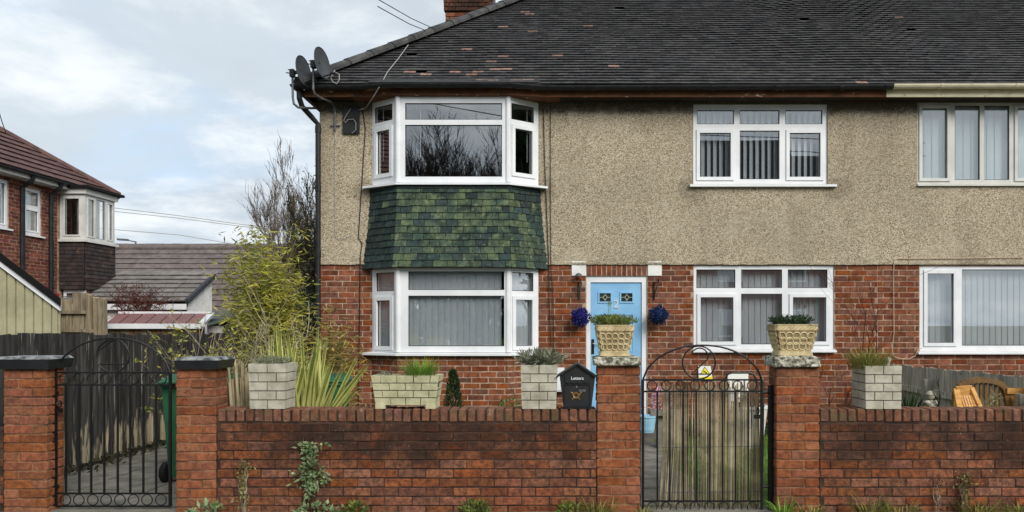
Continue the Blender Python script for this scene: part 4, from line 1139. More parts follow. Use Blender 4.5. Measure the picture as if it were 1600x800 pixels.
# weave patterned pots on the pillars
def pot(label, cx, cy, z0, w, d, h):
    t = thing('stone_pot', label, 'flower pot', (cx, cy, z0), 'weave patterned stone pots on the gate pillars')
    def sec(f, o=0): return w/2*f+o, d/2*f+o
    mb = MB()
    def slab(f0, f1, za, zb, ch=.14):
        def octo(f, z):
            a, b = sec(f); c = ch*min(a, b)
            return [V((cx+x, cy+y, z0+z)) for x, y in ((-a+c, -b), (a-c, -b), (a, -b+c), (a, b-c), (a-c, b), (-a+c, b), (-a, b-c), (-a, -b+c))]
        A, B = octo(f0, za), octo(f1, zb)
        mb.add(A+B, [(7,6,5,4,3,2,1,0), tuple(range(8, 16))] + [(i, (i+1) % 8, 8+(i+1) % 8, 8+i) for i in range(8)])
    slab(.80, .78, 0, .03*h/.26); slab(.75, .74, .031, .05)
    mb.build('base', potm, t)
    mb = MB(); slab(.735, .94, .05, h*.78); mb.build('bowl', potdk, t)
    mb = MB(); slab(.955, 1., h*.775, h*.80); slab(1., 1., h*.955, h*.985); slab(.965, .965, h*.80, h*.955)
    mb.build('rim', potm, t)
    mb = MB()
    for side in range(4):
        dirx = (XA, YA, -XA, -YA)[side]; out = (-YA, XA, YA, -XA)[side]
        half = (w if side % 2 == 0 else d)/2; dep = (d if side % 2 == 0 else w)/2
        for r in range(3):
            zc = .075 + r*(h*.78-.075)*.34; f = .735 + (.94-.735)*((zc-.05)/(h*.78-.05))
            for i in range(5):
                u = (i-2)*half*f*.37
                sl_ = (out*(dep*.94-dep*.735) + Z*(h*.78-.05)).normalized()
                c = V((cx, cy, z0+zc)) + dirx*u + out*(dep*f+.002)
                mb.ring(c, dirx, sl_, half*.155, .0065, 12, 4, 1.05)
        # frame bars of the panel
        for sgn in (-1, 1):
            p0 = V((cx, cy, z0+.052)) + dirx*sgn*half*.735*.80 + out*(dep*.735); p1 = V((cx, cy, z0+h*.77)) + dirx*sgn*half*.94*.84 + out*(dep*.935)
            mb.tube([p0, p1], .007, 4)
        n_ = 9
        for i in range(n_):
            u = (i-(n_-1)/2)*half*.2; cc = V((cx, cy, z0+h*.877)) + out*(dep*.968)
            mb.tube([cc + dirx*(u-half*.09) - Z*h*.055, cc + dirx*(u+half*.09) + Z*h*.055], .0055, 4)
            mb.tube([cc + dirx*(u-half*.10) - Z*h*.065, cc + dirx*(u+half*.0) - Z*h*.01], .0035, 3)
    mb.build('weave_relief', potm, t)
    mb = MB(); a, b = w/2*.86, d/2*.86
    mb.box(cx-a, cx+a, cy-b, cy+b, z0+h*.93, z0+h*.972); mb.build('soil', soil, t)
yp = YW + .11
pot('buff weave patterned pot on the pillar in front of the blue door', wx(959.5, yp), yp, wz(557.5, YC)+.002, .315, .25, .262)
pot('buff weave patterned pot on the pillar in front of the white window', wx(1237.5, yp)+.0, yp, wz(556.5, YC)+.002, .36, .27, .262)
# letter box
lb = thing('letter_box', 'black house shaped letter box with gold post horn, standing on the wall', 'letter box', (wx(902), 6.16, CT))
yl = 6.10; L3 = lambda px, py, o=0: V((wx(px, yl), yl+o, wz(py, yl)))
mb = MB(); mb.prism([L3(880.5, 638.5), L3(924, 638.5), L3(930, 589), L3(903, 570.5), L3(874.5, 589)], (0, .13, 0)); mb.build('body', boxblk, lb)
mb = MB()
for (a, b) in ((L3(902.5, 566.5), L3(869.5, 587.5)), (L3(902.5, 566.5), L3(935, 589.5))):
    e = V((0, 0, -.016)); mb.hexa([a+e+V((0, -.025, 0)), b+e+V((0, -.025, 0)), b+e+V((0, .15, 0)), a+e+V((0, .15, 0)), a+V((0, -.025, 0)), b+V((0, -.025, 0)), b+V((0, .15, 0)), a+V((0, .15, 0))])
mb.build('roof', boxblk, lb)
fl = [L3(883, 586, -.004)] + [L3(883 + i*38/16, 597.3 + (1.6 if (i % 4) in (1, 2, 3) else 0) + (.6 if i % 4 == 2 else 0) - abs(i-8)*.12, -.004) for i in range(17)] + [L3(921, 586, -.004)]
mb = MB(); mb.prism(fl, (0, -.009, 0)); mb.build('flap', boxblk, lb)
mb = MB(); wall_sheet(mb, (0, yl-.0015-.003, 0), XA, FR, wx(881), wx(921.5), wz(636), wz(601), [(wx(882), wx(920.5), wz(635), wz(602))], .003); mb.build('door_seam', iron, lb)
text('lettering', 'Letters', .036, L3(902, 591, -.0145), silver, lb, .001, bold=.0008)
mb = MB(); mb.lathe([(.0075, 0), (.0075, .006)], L3(901, 604.5, -.001), 12, (0, -1, 0)); mb.build('lock', chrome, lb)
mb = MB(); a, b = L3(904, 612), L3(915, 608.5); mb.box(a.x, b.x, yl-.004, yl-.0005, a.z, b.z); mb.build('name_plate', steel, lb)
mb = MB(); c = L3(900, 617.5, -.004)
mb.ring(c, XA, Z, .0235, .0032, 18, 5); mb.ring(c + V((.0, 0, .002)), XA, Z, .015, .0025, 16, 5)
mb.tube([c + V((-.042, 0, .026)), c + V((-.028, 0, .018)), c + V((-.024, 0, -.004)), c + V((-.006, 0, -.024)), c + V((.018, 0, -.018)), c + V((.034, 0, .012)), c + V((.046, 0, .028))], [.002, .003, .003, .003, .003, .004, .008], 6)
mb.tube([c + V((-.03, 0, -.034)), c + V((-.02, 0, -.020))], .004, 5); mb.tube([c + V((.03, 0, -.034)), c + V((.02, 0, -.020))], .004, 5)
mb.tube([c + V((-.02, 0, -.022)), c + V((.02, 0, -.022))], .0025, 5)
mb.build('post_horn_emblem', gold, lb)
mb = MB(); a = L3(871, 613, .06); mb.box(a.x, a.x+.02, a.y, a.y+.02, CT, a.z+.2)
# white meter box on the house wall behind the letter box
mt_ = thing('meter_box', 'small white meter box on the house wall seen behind the letter box', 'meter box', (hx(872), YH, hz(610)))
MB().box(hx(868), hx(882), YH-.09, YH-.006, hz(611), hz(574)).build('box', upvc, mt_)
MB().box(hx(869), hx(881), YH-.098, YH-.0905, hz(609), hz(577)).build('lid', upvc, mt_)

# ================================================================ wheelie bins
def wheelie(label, cx, cy, w, d, h, rz):
    t = thing('wheelie_bin', label, 'wheelie bin', (cx, cy, 0), 'green wheelie bins')
    rot = Matrix.Rotation(rz, 3, 'Z'); T = lambda x, y, z: V((cx, cy, 0)) + rot @ V((x, y, z))
    a, b = w/2, d/2
    mb = MB(); k = .82
    mb.hexa([T(-a*k, -b*.72, .06), T(a*k, -b*.72, .06), T(a*k, b*.86, .06), T(-a*k, b*.86, .06), T(-a, -b, h*.90), T(a, -b, h*.90), T(a, b, h*.90), T(-a, b, h*.90)])
    mb.build('body', binm, t)
    mb = MB(); r_ = a+.018
    mb.hexa([T(-r_, -b-.018, h*.885), T(r_, -b-.018, h*.885), T(r_, b+.018, h*.885), T(-r_, b+.018, h*.885), T(-r_, -b-.018, h*.925), T(r_, -b-.018, h*.925), T(r_, b+.018, h*.925), T(-r_, b+.018, h*.925)])
    mb.build('rim', binm, t)
    mb = MB(); pts = []
    mb.hexa([T(-r_-.01, -b-.035, h*.927), T(r_+.01, -b-.035, h*.927), T(r_+.01, b+.06, h*.927), T(-r_-.01, b+.06, h*.927), T(-r_+.03, -b+.02, h*.985), T(r_-.03, -b+.02, h*.985), T(r_-.03, b*.6, h), T(-r_+.03, b*.6, h)])
    mb.build('lid', binm, t)
    MB().tube([T(-a*.8, b+.09, h*.94), T(a*.8, b+.09, h*.94)], .016, 8).build('handle', binm, t)
    MB().tube([T(-a-.02, b*.72, .10), T(a+.02, b*.72, .10)], .012, 6).build('axle', steel, t)
    for sx in (-1, 1):
        wv = MB(); wv.lathe([(.05, -.026), (.096, -.026), (.102, -.012), (.102, .012), (.096, .026), (.05, .026)], T(sx*(a+.0), b*.72, .104), 20, rot @ XA)
        wv.build('wheel', rubber, t)
    return t
wheelie('green wheelie bin standing behind the left hand iron gate', -3.60, 7.42, .50, .58, 1.05, math.radians(178))
wheelie('green wheelie bin half hidden by the striped sword leaves, near the house wall', -2.74, 8.6, .46, .52, .96, math.radians(8))

# ================================================================ things on the house front
def dish(label, c, r, nrm, pole, clamps):
    t = thing('satellite_dish', label, 'satellite dish', pole[-1], 'satellite dishes at the roof corner')
    nrm = V(nrm).normalized(); X = nrm.cross(Z).normalized(); Y_ = X.cross(nrm); vs = []; fs = []; n = 26
    for i in range(5):
        rr = r*i/4
        for j in range(n): vs.append(V(c) + (X*math.cos(2*math.pi*j/n)*.88 + Y_*math.sin(2*math.pi*j/n))*rr + nrm*(.16*r*(i/4)**2))
    for i in range(4):
        for j in range(n): fs.append((i*n+j, i*n+(j+1) % n, (i+1)*n+(j+1) % n, (i+1)*n+j))
    mb = MB(); mb.add(vs, fs); mb.build('reflector', dishm, t, smooth=True)
    mb = MB(); mb.ring(V(c)+nrm*.16*r, X*.88, Y_, r, .006, 30, 5); mb.build('rim', dishm, t)
    mb = MB(); mb.tube(pole, .017, 8); mb.build('pole', steel, t)
    mb = MB(); b = V(pole[0]) - Z*.06; mb.obox(b, XA, YA, Z, .03, .04, .05); mb.bar(b, V(c), .05, .03); mb.bar(b + Z*.03, b + V((-.07, .02, .06)), .012, .012); mb.bar(b, b + V((-.09, 0, .01)), .012, .012); mb.build('bracket', blackp, t)
    arm = V(c) + nrm*.24 - Z*.18
    mb = MB(); mb.tube([V(c) - Y_*r*.9, arm], .009, 6); mb.build('feed_arm', blackp, t)
    mb = MB(); mb.lathe([(.012, 0), (.018, .03), (.014, .06)], arm, 10, -nrm); mb.build('receiver', blackp, t)
    mb = MB()
    for q in clamps:
        mb.bar(V(q) + V((-.07, .02, 0)), V(q) + V((.07, .02, 0)), .03, .02)
    if clamps: mb.build('clamp', steel, t)
yd = 10.35
dish('grey satellite dish at the very corner of the eaves, lower of two', P(471, 111, yd), .205, (.965, -.24, .12), [P(457, 108, yd), P(457.5, 152, yd), P(459, 162, yd), P(466, 168, yd), P(485, 169, 10.6), P(497, 169, 10.79)], [])
dish('grey satellite dish on a long cranked pole, higher of two', P(500, 99, 10.3), .215, (.965, -.25, .12), [P(489.5, 94, 10.3), P(489.5, 140, 10.3), P(492, 147, 10.33), P(501, 153, 10.45), P(517, 159, 10.6), P(522, 166, 10.72), P(523.5, 175, 10.75), P(523.5, 203, 10.75)], [P(523, 173, 10.76), P(523, 196, 10.76)])
jb = thing('cable_box', 'flat black cable box with looped cables left of the upper bay window', 'cable box', P(550, 210, YH))
MB().box(hx(537), hx(562.5), YH-.05, YH-.014, hz(210), hz(168)).build('box', blackp, jb)
MB().tube([P(548, 170, 10.74), P(541, 180, 10.72), P(537, 188, 10.72), P(540, 192, 10.72), P(543, 187, 10.72), P(552, 186, 10.72), P(556, 191, 10.72), P(556, 203, 10.72), P(550, 208, 10.73)], .005, 5).build('cable_loop', cable_g, jb)
def cable(label, pts, r, mat, cat='cable'):
    mb = MB(); mb.tube(pts, r, 5); o = mb.build('cable', mat, None, origin=pts[0]); return tag(o, label, cat)
W_ = lambda x, y, o=.03: P(x, y, YH-o)
cable('pale cable hanging straight down from the satellite pole to the dash edge', [W_(523, 204), W_(523, 300), W_(523.5, 368), W_(527, 373), W_(541, 373), W_(547, 368), W_(551, 366)], .003, cable_g)
cable('brown cable running down the wall left of the bay', [W_(566, 170), W_(571, 200), W_(566, 280), W_(560, 372), W_(566, 380), W_(563, 400), W_(562, 500), W_(561, 560), W_(560, 640)], .007, cable_b)
cable('pair of thin dark cables down the wall right of the bay, left strand', [W_(849, 170), W_(851, 250), W_(853, 300), W_(857, 400), W_(858, 470), W_(861, 540), W_(862, 570)], .006, cable_b)
cable('pair of thin dark cables down the wall right of the bay, right strand', [W_(860, 165), W_(860, 300), W_(861, 420), W_(864, 470), W_(866, 540), W_(866, 575)], .005, cable_b)
cable('cream cable looping down the brickwork beside the right hand lower window', [W_(1600, 402), W_(1500, 403.5), W_(1402, 404), W_(1397, 408), W_(1396, 430), W_(1397, 520), W_(1394, 545), W_(1396, 556), W_(1404, 560), W_(1420, 561), W_(1430, 556), W_(1434, 547), W_(1440, 544)], .006, cable_w)
cable('thin cable with a small loop lying on the roof near the dishes', [P(517, 122, 10.35), P(520, 128, 10.33), P(526, 131, 10.33), P(530, 125, 10.33), P(530, 116, 10.35), P(524, 113, 10.35), P(518, 119, 10.35), P(523, 110, 10.5)], .008, cable_g)
tile_y = lambda px, py: None
def onroof(px, py, o=.05):      # point on the tile plane behind a photo pixel
    m = math.tan(PITCH); k = (HZ-py)/F
    Y = (EZ + o - H - m*EY)/(k - m); return P(px, py, Y)
cable('grey cable draped from the hip down over the tiles to the black box', [onroof(638, 70), onroof(622, 92), onroof(605, 113), onroof(598, 127), P(592, 137, 10.3), P(583, 152, 10.4), P(572, 168, 10.72), P(562, 172, 10.74)], .007, cable_g)
for lab, a, b in (('overhead wire reaching the roof, upper of two left of the chimney', (575, -10, 9.), (689, 50, 13)), ('overhead wire reaching the roof, lower of two left of the chimney', (590, 10, 9.), (676, 52, 12.4))):
    cable(lab, [P(*a), (P(*a)+P(*b))/2 - Z*.03, P(*b)], .006, cable_b, 'wire')
for lab, y0, y1, y2 in (('far overhead wire crossing the sky left of the house, top strand', 322, 340, 351), ('far overhead wire crossing the sky left of the house, middle strand', 328, 344, 354), ('far overhead wire crossing the sky left of the house, lowest strand', 358, 370, 384)):
    cable(lab, [P(120, y0-4, 26), P(280, y1-3, 27), P(380, y2, 28), P(560, y2+16, 30)], .012, cable_g, 'wire')
cable('thin wire rising from the red roof at the left edge of the sky', [P(9, 207, 17), P(3, 190, 17), P(-6, 160, 17)], .01, cable_b, 'wire')
# hanging flower balls and brackets
def ball(label, px, py, mat, seed):
    Y = 10.62; c = P(px, py, Y); t = thing('hanging_flower_ball', label, 'flower ball', c, 'blue flower balls either side of the door'); r = .125
    mb = MB(); rr = random.Random(seed)
    for i in range(620):
        d = V((rr.gauss(0, 1), rr.gauss(0, 1), rr.gauss(0, 1))).normalized()
        q = c + d*r*rr.uniform(.72, 1.0)*(1+.10*math.sin(5*d.x+seed)*math.cos(4*d.z))
        tdir = (d + V((rr.uniform(-.6, .6), rr.uniform(-.6, .6), rr.uniform(-.6, .6)))).normalized()
        x = d.orthogonal().normalized(); x = Matrix.Rotation(rr.uniform(0, 6.28), 3, d) @ x
        mb.leaf(q, tdir, rr.uniform(.022, .05), .017, d.cross(x))
    mb.lathe([(.001, -r*.85), (r*.6, -r*.6), (r*.85, 0), (r*.6, r*.6), (.001, r*.85)], c, 12)
    mb.build('petals', mat, t)
    top = P(px - 1, 446, Y)
    for o in (-.02, .0, .02): MB().tube([c + V((o*2, 0, r*.85)), top + V((o*.3, 0, .04))], .0022, 4).build('hanging_wire', steel, t)
    b = thing('wall_bracket', 'black iron hanging bracket holding the ' + ('royal blue' if px < 950 else 'dark teal') + ' flower ball', 'bracket', W_(px, 450), 'iron hanging brackets beside the door')
    x0 = c.x - (0.02 if px < 950 else .045)
    MB().box(x0-.012, x0+.012, YH-.018, YH-.007, hz(468), hz(440)).build('back_plate', iron, b)
    mb = MB(); mb.tube([(x0, YH-.02, hz(443)), (x0+.02, YH-.10, hz(442)), (c.x-.003, Y, hz(441)), (c.x, Y-.02, hz(437))], .008, 6); mb.tube([(x0, YH-.02, hz(466)), (x0+.01, YH-.07, hz(456)), (c.x, Y, hz(443))], .007, 6); mb.build('arm', iron, b)
ball('royal blue artificial flower ball hanging left of the blue door', 907, 496, pompb, 3)
ball('dark teal blue artificial flower ball hanging right of the blue door', 1029, 492, pompt, 4)
wl2 = thing('wall_lamp', 'half round grey lamp on the white block left of the door', 'wall lamp', W_(904, 432))
mb = MB(); mb.lathe([(.055, 0), (.05, .02), (.034, .042), (.005, .052)], V((hx(904), YH-.075, hz(432.5))), 14); mb.build('shade', steel, wl2)
MB().box(hx(901), hx(907), YH-.075, YH-.052, hz(431), hz(428)).build('mount', steel, wl2)
# little things in front of the house behind the reed gate
sg = thing('warning_sign', 'white board with a yellow camera warning triangle on the brickwork', 'sign', W_(1102, 595))
ys = YH-.03; q = lambda x, y, o=0: V((hx(x, ys), ys-o, hz(y, ys)))
mb = MB(); mb.prism([q(1091, 572), q(1110.5, 572), q(1113.5, 594), q(1092, 595)], (0, .012, 0)); mb.build('board', boardwh, sg)
mb = MB(); mb.prism([q(1094, 585.5, .003), q(1101, 572.8, .003), q(1110, 585, .003)], (0, .002, 0)); mb.build('triangle_border', iron, sg)
mb = MB(); mb.prism([q(1095.3, 584.8, .005), q(1101.1, 574.2, .005), q(1108.6, 584.4, .005)], (0, .0015, 0)); mb.prism([q(1093, 589, .004), q(1112.6, 588, .004), q(1113, 593.6, .004), q(1093.2, 594.4, .004)], (0, .003, 0)); mb.build('yellow_print', signyel, sg)
mb = MB(); mb.prism([q(1099, 579, .007), q(1105, 582, .007), q(1104.3, 583.2, .007), q(1098.5, 580.6, .007)], (0, .001, 0)); mb.build('camera_symbol', iron, sg)
fs = thing('framed_panel', 'black arched metal frame with white panel behind purple heather', 'panel', P(1157, 668, 9.6))
yf = 9.6
mb = MB(); mb.tube([P(1133, 660, yf), P(1133, 592, yf), P(1137, 585, yf), P(1144, 582.5, yf), P(1170, 582.5, yf), P(1177, 585, yf), P(1182, 593, yf), P(1182, 660, yf)], .014, 8); mb.build('frame', iron, fs)
mb = MB(); a, b = P(1137, 640, yf), P(1169, 584, yf); mb.box(a.x, b.x, yf-.01, yf+.01, a.z, b.z); mb.build('panel', boardwh, fs)
tb = thing('white_tub', 'white plastic tub glimpsed through the reed screen under the heather', 'tub', P(1172, 672, 9.3))
mb = MB(); c = P(1172, 672, 9.3); c.z = 0; mb.lathe([(.15, 0.0), (.21, .48), (.225, .49), (.225, .52), (.19, .52), (.18, .40)], c, 20); mb.build('tub', whitep, tb)
mb = MB()
for i in range(420):
    a = R.uniform(0, 6.28); r_ = R.uniform(0, .2); p = c + V((math.cos(a)*r_ - .05, math.sin(a)*r_, .45))
    mb.leaf(p + Z*R.uniform(0, .22)*(1 - r_/.3), V((R.gauss(0, .5), R.gauss(0, .5), 1)), .05, .02)
o = mb.build('heather_plant', maroon, None); tag(o, 'purple heather mound growing in the white tub', 'plant')
bk = thing('bucket', 'pale blue bucket with a wire hoop handle by the doorstep', 'bucket', P(1010, 656, 9.9)); c = P(1010, 652, 9.9); c.z = .1
mb = MB(); mb.lathe([(.10, .0), (.13, .2), (.14, .2), (.14, .22), (.12, .22), (.11, .03)], c, 18); mb.build('pail', bluepot, bk)
mb = MB(); mb.tube([c + V((.13*math.cos(math.pi*i/12), 0, .2 + .13*math.sin(math.pi*i/12))) for i in range(13)], .005, 5); mb.build('handle', cable_w, bk)
stl = MB().box(c.x-.16, c.x+.16, c.y-.15, c.y+.15, 0, .1).build('stone_block', slabm, None); tag(stl, 'low stone block under the pale blue bucket', 'block')
pl = thing('stone_table', 'small brown stone table holding pale pink flowers behind the gate', 'table', P(1040, 690, 9.2)); c = P(1036, 690, 9.2); c.z = 0
MB().box(c.x-.17, c.x+.2, c.y-.15, c.y+.15, .42, .47).build('table_top', slabm, pl); MB().box(c.x-.08, c.x+.12, c.y-.08, c.y+.08, 0, .42).build('pedestal', slabm, pl)
mb = MB()
for i in range(260):
    d = V((R.gauss(0, 1), R.gauss(0, 1), R.gauss(0, 1))).normalized(); mb.leaf(c + V((-.02, 0, .60)) + V((d.x*.10, d.y*.10, d.z*.14)), d, .035, .03)
o = mb.build('pink_flowers', pinkfl, None); tag(o, 'bunch of pale pink flowers standing on the stone table', 'flowers')
# ================================================================ left side: fences, sheds, houses
fx = -5.17
fe = thing('board_fence', 'tall black close boarded fence with peeling paint along the drive', 'fence', (fx, 9, 0))
y = 6.45; i = 0
while y < 13.2:
    w = R.uniform(.105, .125); hgt = 1.455 - (y-6.4)*.012 + R.uniform(-.018, .012); tl = R.uniform(-.006, .006)
    m = MB(); xo = fx + (.012 if i % 2 else 0)
    m.hexa([(xo, y, .03), (xo, y+w+.012, .03), (xo-.016, y+w+.012, .03), (xo-.016, y, .03), (xo, y+tl, hgt), (xo, y+w+.012+tl, hgt+R.uniform(-.012, .012)), (xo-.016, y+w+.012+tl, hgt), (xo-.016, y+tl, hgt)])
    m.build('board', fencebl, fe); y += w; i += 1
for z in (.35, 1.15): MB().box(fx-.075, fx-.02, 6.45, 13.2, z, z+.08).build('rail', fencebl, fe)
for yy in (6.5, 8.6, 10.7, 12.9): MB().box(fx-.16, fx-.076, yy, yy+.09, -.2, 1.4).build('post', fencebl, fe)
# low dark end of the garden
dk = thing('dark_shed', 'dark felted low shed at the end of the drive behind the shrubs', 'shed', (-5.0, 14.6, 0))
MB().box(-6.5, -3.9, 14.2, 16.0, 0, 1.55).build('shed_wall', fencebl, dk)
mb = MB(); mb.prism([V((-6.7, 14.0, 1.56)), V((-5.2, 14.0, 1.98)), V((-3.8, 14.0, 1.56)), V((-3.8, 14.0, 1.50)), V((-5.2, 14.0, 1.90)), V((-6.7, 14.0, 1.50))], (0, 2.2, 0)); mb.build('shed_roof', feltgrn, dk)
# weathered panels and posts
tp = thing('timber_screen', 'pale broken timber panels and mossy posts beyond the black fence', 'fence', P(120, 520, 14))
Yt = 14.0
for k, x in enumerate(range(82, 142, 10)):
    a, b = P(x+.5, 519, Yt), P(x+9.5, 487, Yt); MB().box(a.x, b.x, Yt+(k % 2)*.012, Yt+.03+(k % 2)*.012, .2, b.z).build('board', timber, tp)
a, b = P(80, 522, Yt-.06), P(141, 486, Yt-.06); MB().box(a.x, b.x, Yt-.06, Yt-.005, b.z-.05, b.z+.01).build('rail', timber, tp)
a, b = P(76, 522, Yt-.06), P(146, 514, Yt-.06); MB().box(a.x, b.x, Yt-.06, Yt-.005, b.z-.06, b.z).build('rail', timber, tp)
for x0_, x1_, yt in ((85, 99, 468), (100, 112, 468), (114, 126, 457), (127, 138, 458)):
    a, b = P(x0_, 487, Yt+.1), P(x1_, yt, Yt+.1); MB().box(a.x, b.x, Yt+.08, Yt+.11, a.z-.3, b.z).build('board', timber, tp)
for x0_, x1_, yt in ((140, 148, 459), (151, 157, 464), (158, 169, 465)):
    a, b = P(x0_, 522, Yt), P(x1_, yt, Yt); mb = MB(); mb.hexa([(a.x, Yt-.08, .1), (b.x, Yt-.08, .1), (b.x, Yt+.02, .1), (a.x, Yt+.02, .1), (a.x-.02, Yt-.08, b.z), (b.x-.03, Yt-.08, b.z-.04), (b.x-.03, Yt+.02, b.z), (a.x-.02, Yt+.02, b.z)]); mb.build('post', timber, tp)
# green clad lean-to
gs = thing('clad_shed', 'pale green metal clad shed with sloping dark roof at the left edge', 'shed', P(30, 520, 12.4))
Ys = 12.4; x = -30
while x < 88:
    yt = 414 + (x-0)*.70
    if x > 58: mt = panelg
    a = P(x, 530, Ys); b = P(min(x+14, 92), 530, Ys); m = MB(); zt0 = hz(yt+4, Ys); zt1 = hz(yt+4+14*.70, Ys)
    m.hexa([(a.x, Ys, .1), (b.x-.03, Ys, .1), (b.x-.03, Ys+.04, .1), (a.x, Ys+.04, .1), (a.x, Ys, zt0), (b.x-.03, Ys, zt1), (b.x-.03, Ys+.04, zt1), (a.x, Ys+.04, zt0)])
    m.hexa([(b.x-.028, Ys+.03, .1), (b.x-.002, Ys+.03, .1), (b.x-.002, Ys+.05, .1), (b.x-.028, Ys+.05, .1), (b.x-.028, Ys+.03, zt1), (b.x-.002, Ys+.03, zt1), (b.x-.002, Ys+.05, zt1), (b.x-.028, Ys+.05, zt1)])
    m.build('cladding_panel', panelg, gs); x += 14
mb = MB(); a, b = P(-30, 386, Ys-.05), P(93, 477, Ys-.05); mb.prism([a, b, b - Z*.09, a - Z*.09], (0, .04, 0)); mb.build('fascia', upvc, gs)
mb = MB(); a, b = P(-30, 380, Ys-.09), P(95, 475, Ys-.09); mb.prism([a+Z*.09, b+Z*.09, b - Z*.045, a - Z*.045], (-1.35, 1.85, 0)); mb.build('shed_roof', felt, gs)
mb = MB(); a, b = P(-30, 392, Ys), P(91, 480, Ys); o_ = V((0, .055, -.08)); mb.prism([a+o_, b+o_, V((b.x, Ys+.055, .05)), V((a.x, Ys+.055, .05))], (-1.3, 1.75, 0)); mb.build('shed_body', panelg, gs)
# ---- the red brick house on the left
lh = thing('house', 'red brick house with square white framed bay seen end-on at the left', 'house', (-12.3, 16, 0))
LX = -12.3; UY = YA
lw = {'a': (16.02-.0, 16.55, hz(358, 16.2), hz(268, 16.2))}
def yl_(px): return LX*F/(px-VX)
lwin = [(yl_(-16), yl_(13), 2.80+.85, 4.72), (yl_(36.5), yl_(64), 2.80+.80, 4.66)]
mb = MB(); wall_sheet(mb, (LX, 0, 0), YA, V((1, 0, 0)), 8.0, 19.7, -.2, 4.85, lwin + [(18.12, 19.3, 3.7, 4.8)], .25)
lwall = mb.build('wall', mortar, lh)
MB().box(-20, LX-.26, 19.45, 19.7, -.2, 4.85).build('wall', mortar, lh); MB().box(-20, LX-.26, 8, 8.25, -.2, 4.85).build('wall', mortar, lh)
MB().box(-15.5, -15.4, 8.3, 19.4, 0, 4.85).build('interior', roomm, lh)
rr = field(12.5, 19.7, 2.28, 4.8, lwin + [(18.05, 19.7, -1, 9)], .081, .222, .011)
lay_bricks(lwall, (LX, 0, 0), YA, XA, rr, .08, M('left house brick', lin(120, 68, 54), lin(88, 48, 40), sc=9, rand=.32, hue=.012, rough=.9, bump=.4, dirts=[dict(col=lin(168, 140, 124), sc=9, lo=.6, hi=.7, amt=.5)]), 300, .006)
lay_bricks(lwall, (LX, 0, 0), YA, XA, field(8.0, 18.08, -.1, 1.54, [], .081, .222, .011), .08, brick_house, 0, .006, stuffname='lower_brickwork')
lay_bricks(lwall, (LX, 0, 0), YA, XA, field(8.0, 12.48, 1.56, 4.8, [], .081, .222, .011), .08, brick_house, 0, .006, stuffname='near_brickwork')
MB().box(LX-.02, LX+.012, 12.5, 18.10, 1.55, 2.275).build('painted_band', redpaint, lh)
for k, wq in enumerate(lwin):
    a, b, c, d = wq; pn = [(a+.07, b-.07, d-.38, d-.07, 0), (a+.09, b-.09, c+.09, d-.50, .03)] if k else [(a+.07, b-.09, c+.09, d-.09, .03)]
    window(lh, (LX, 0, 0), YA, XA, a, b, c, d, pn, recess=.02, slats=(a+.04, b-.04, c+.04, d-.04), slat_rot=.2, slat_mat=netm, cill=(a-.06, b+.06, c, .05, .07))
# square bay
by0, by1, bx = 18.12, 19.33, -11.68
lb_ = bpy.data.objects.new('bay', None); link(lb_, lh, (-12, 18.7, 0))
bzs, bzt = hz(374, 18.12), hz(303, 18.12)
b0 = (by0)
window(lh, (0, by0, 0), XA, FR, LX+.01, bx-.004, bzs, bzt, [(hx(101, by0), hx(124, by0), hz(367, by0), hz(310, by0), .03)], mat=upvc_old, recess=0)
Lf = by1-by0
window(lh, (bx, by0, 0), YA, XA, .003, Lf, bzs, bzt, [(.12, .36, bzs+.10, bzt-.10, .03), (.45, .80, bzs+.07, bzt-.06, 0), (.90, 1.10, bzs+.10, bzt-.10, .03)], mat=upvc_old, recess=0)
MB().box(LX+.01, bx+.07, by0-.07, by1+.07, bzs-.06, bzs-.002).build('sill', upvc_old, lb_)
MB().box(LX+.01, bx+.06, by0-.06, by1+.06, bzt+.002, bzt+.13).build('fascia', upvc_old, lb_)
MB().box(LX-.1, bx+.16, by0-.14, by1+.18, bzt+.132, bzt+.20).build('bay_roof', felt, lb_)
zlo = hz(452, by0)
MB().box(LX+.01, bx-.02, by0+.02, by1-.02, zlo, bzs-.061).build('bay_core', felt, lb_)
dkt = M('dark bay tile', lin(62, 50, 48), lin(40, 36, 38), sc=7, rand=.3, hue=.02, rough=.85, bump=.3, dirts=[dict(col=lin(120, 92, 72), sc=4, lo=.6, hi=.7, amt=.5)])
nr = 12
for i in range(nr):
    z0 = zlo + (bzs-.07-zlo)*i/nr; z1 = z0 + (bzs-.07-zlo)/nr*1.25
    for (a, ux, nn, L) in ((V((LX+.01, by0, 0)), XA, FR, bx-LX-.01), (V((bx, by0, 0)), YA, XA, Lf)):
        n = round(L/.17)
        for j in range(n):
            c0, c1 = L*j/n+.002, L*(j+1)/n-.002
            mb = MB(); q = lambda c, z, o: a + ux*c + nn*o + Z*z
            mb.hexa([q(c0, z0, .03), q(c1, z0, .03), q(c1, z0, .012), q(c0, z0, .012), q(c0, z1, .012), q(c1, z1, .012), q(c1, z1, 0), q(c0, z1, 0)]); mb.build('tile', dkt, lb_)
MB().box(LX+.0, bx+.0, by0+.1, by1, 1.2, zlo-.002).build('wall', mortar_dark, lb_)
window(lh, (0, by0+.1, 0), XA, FR, LX+.05, bx-.02, 1.3, zlo-.01, [(LX+.12, bx-.1, 1.36, zlo-.09, 0)], mat=upvc, recess=-.02)
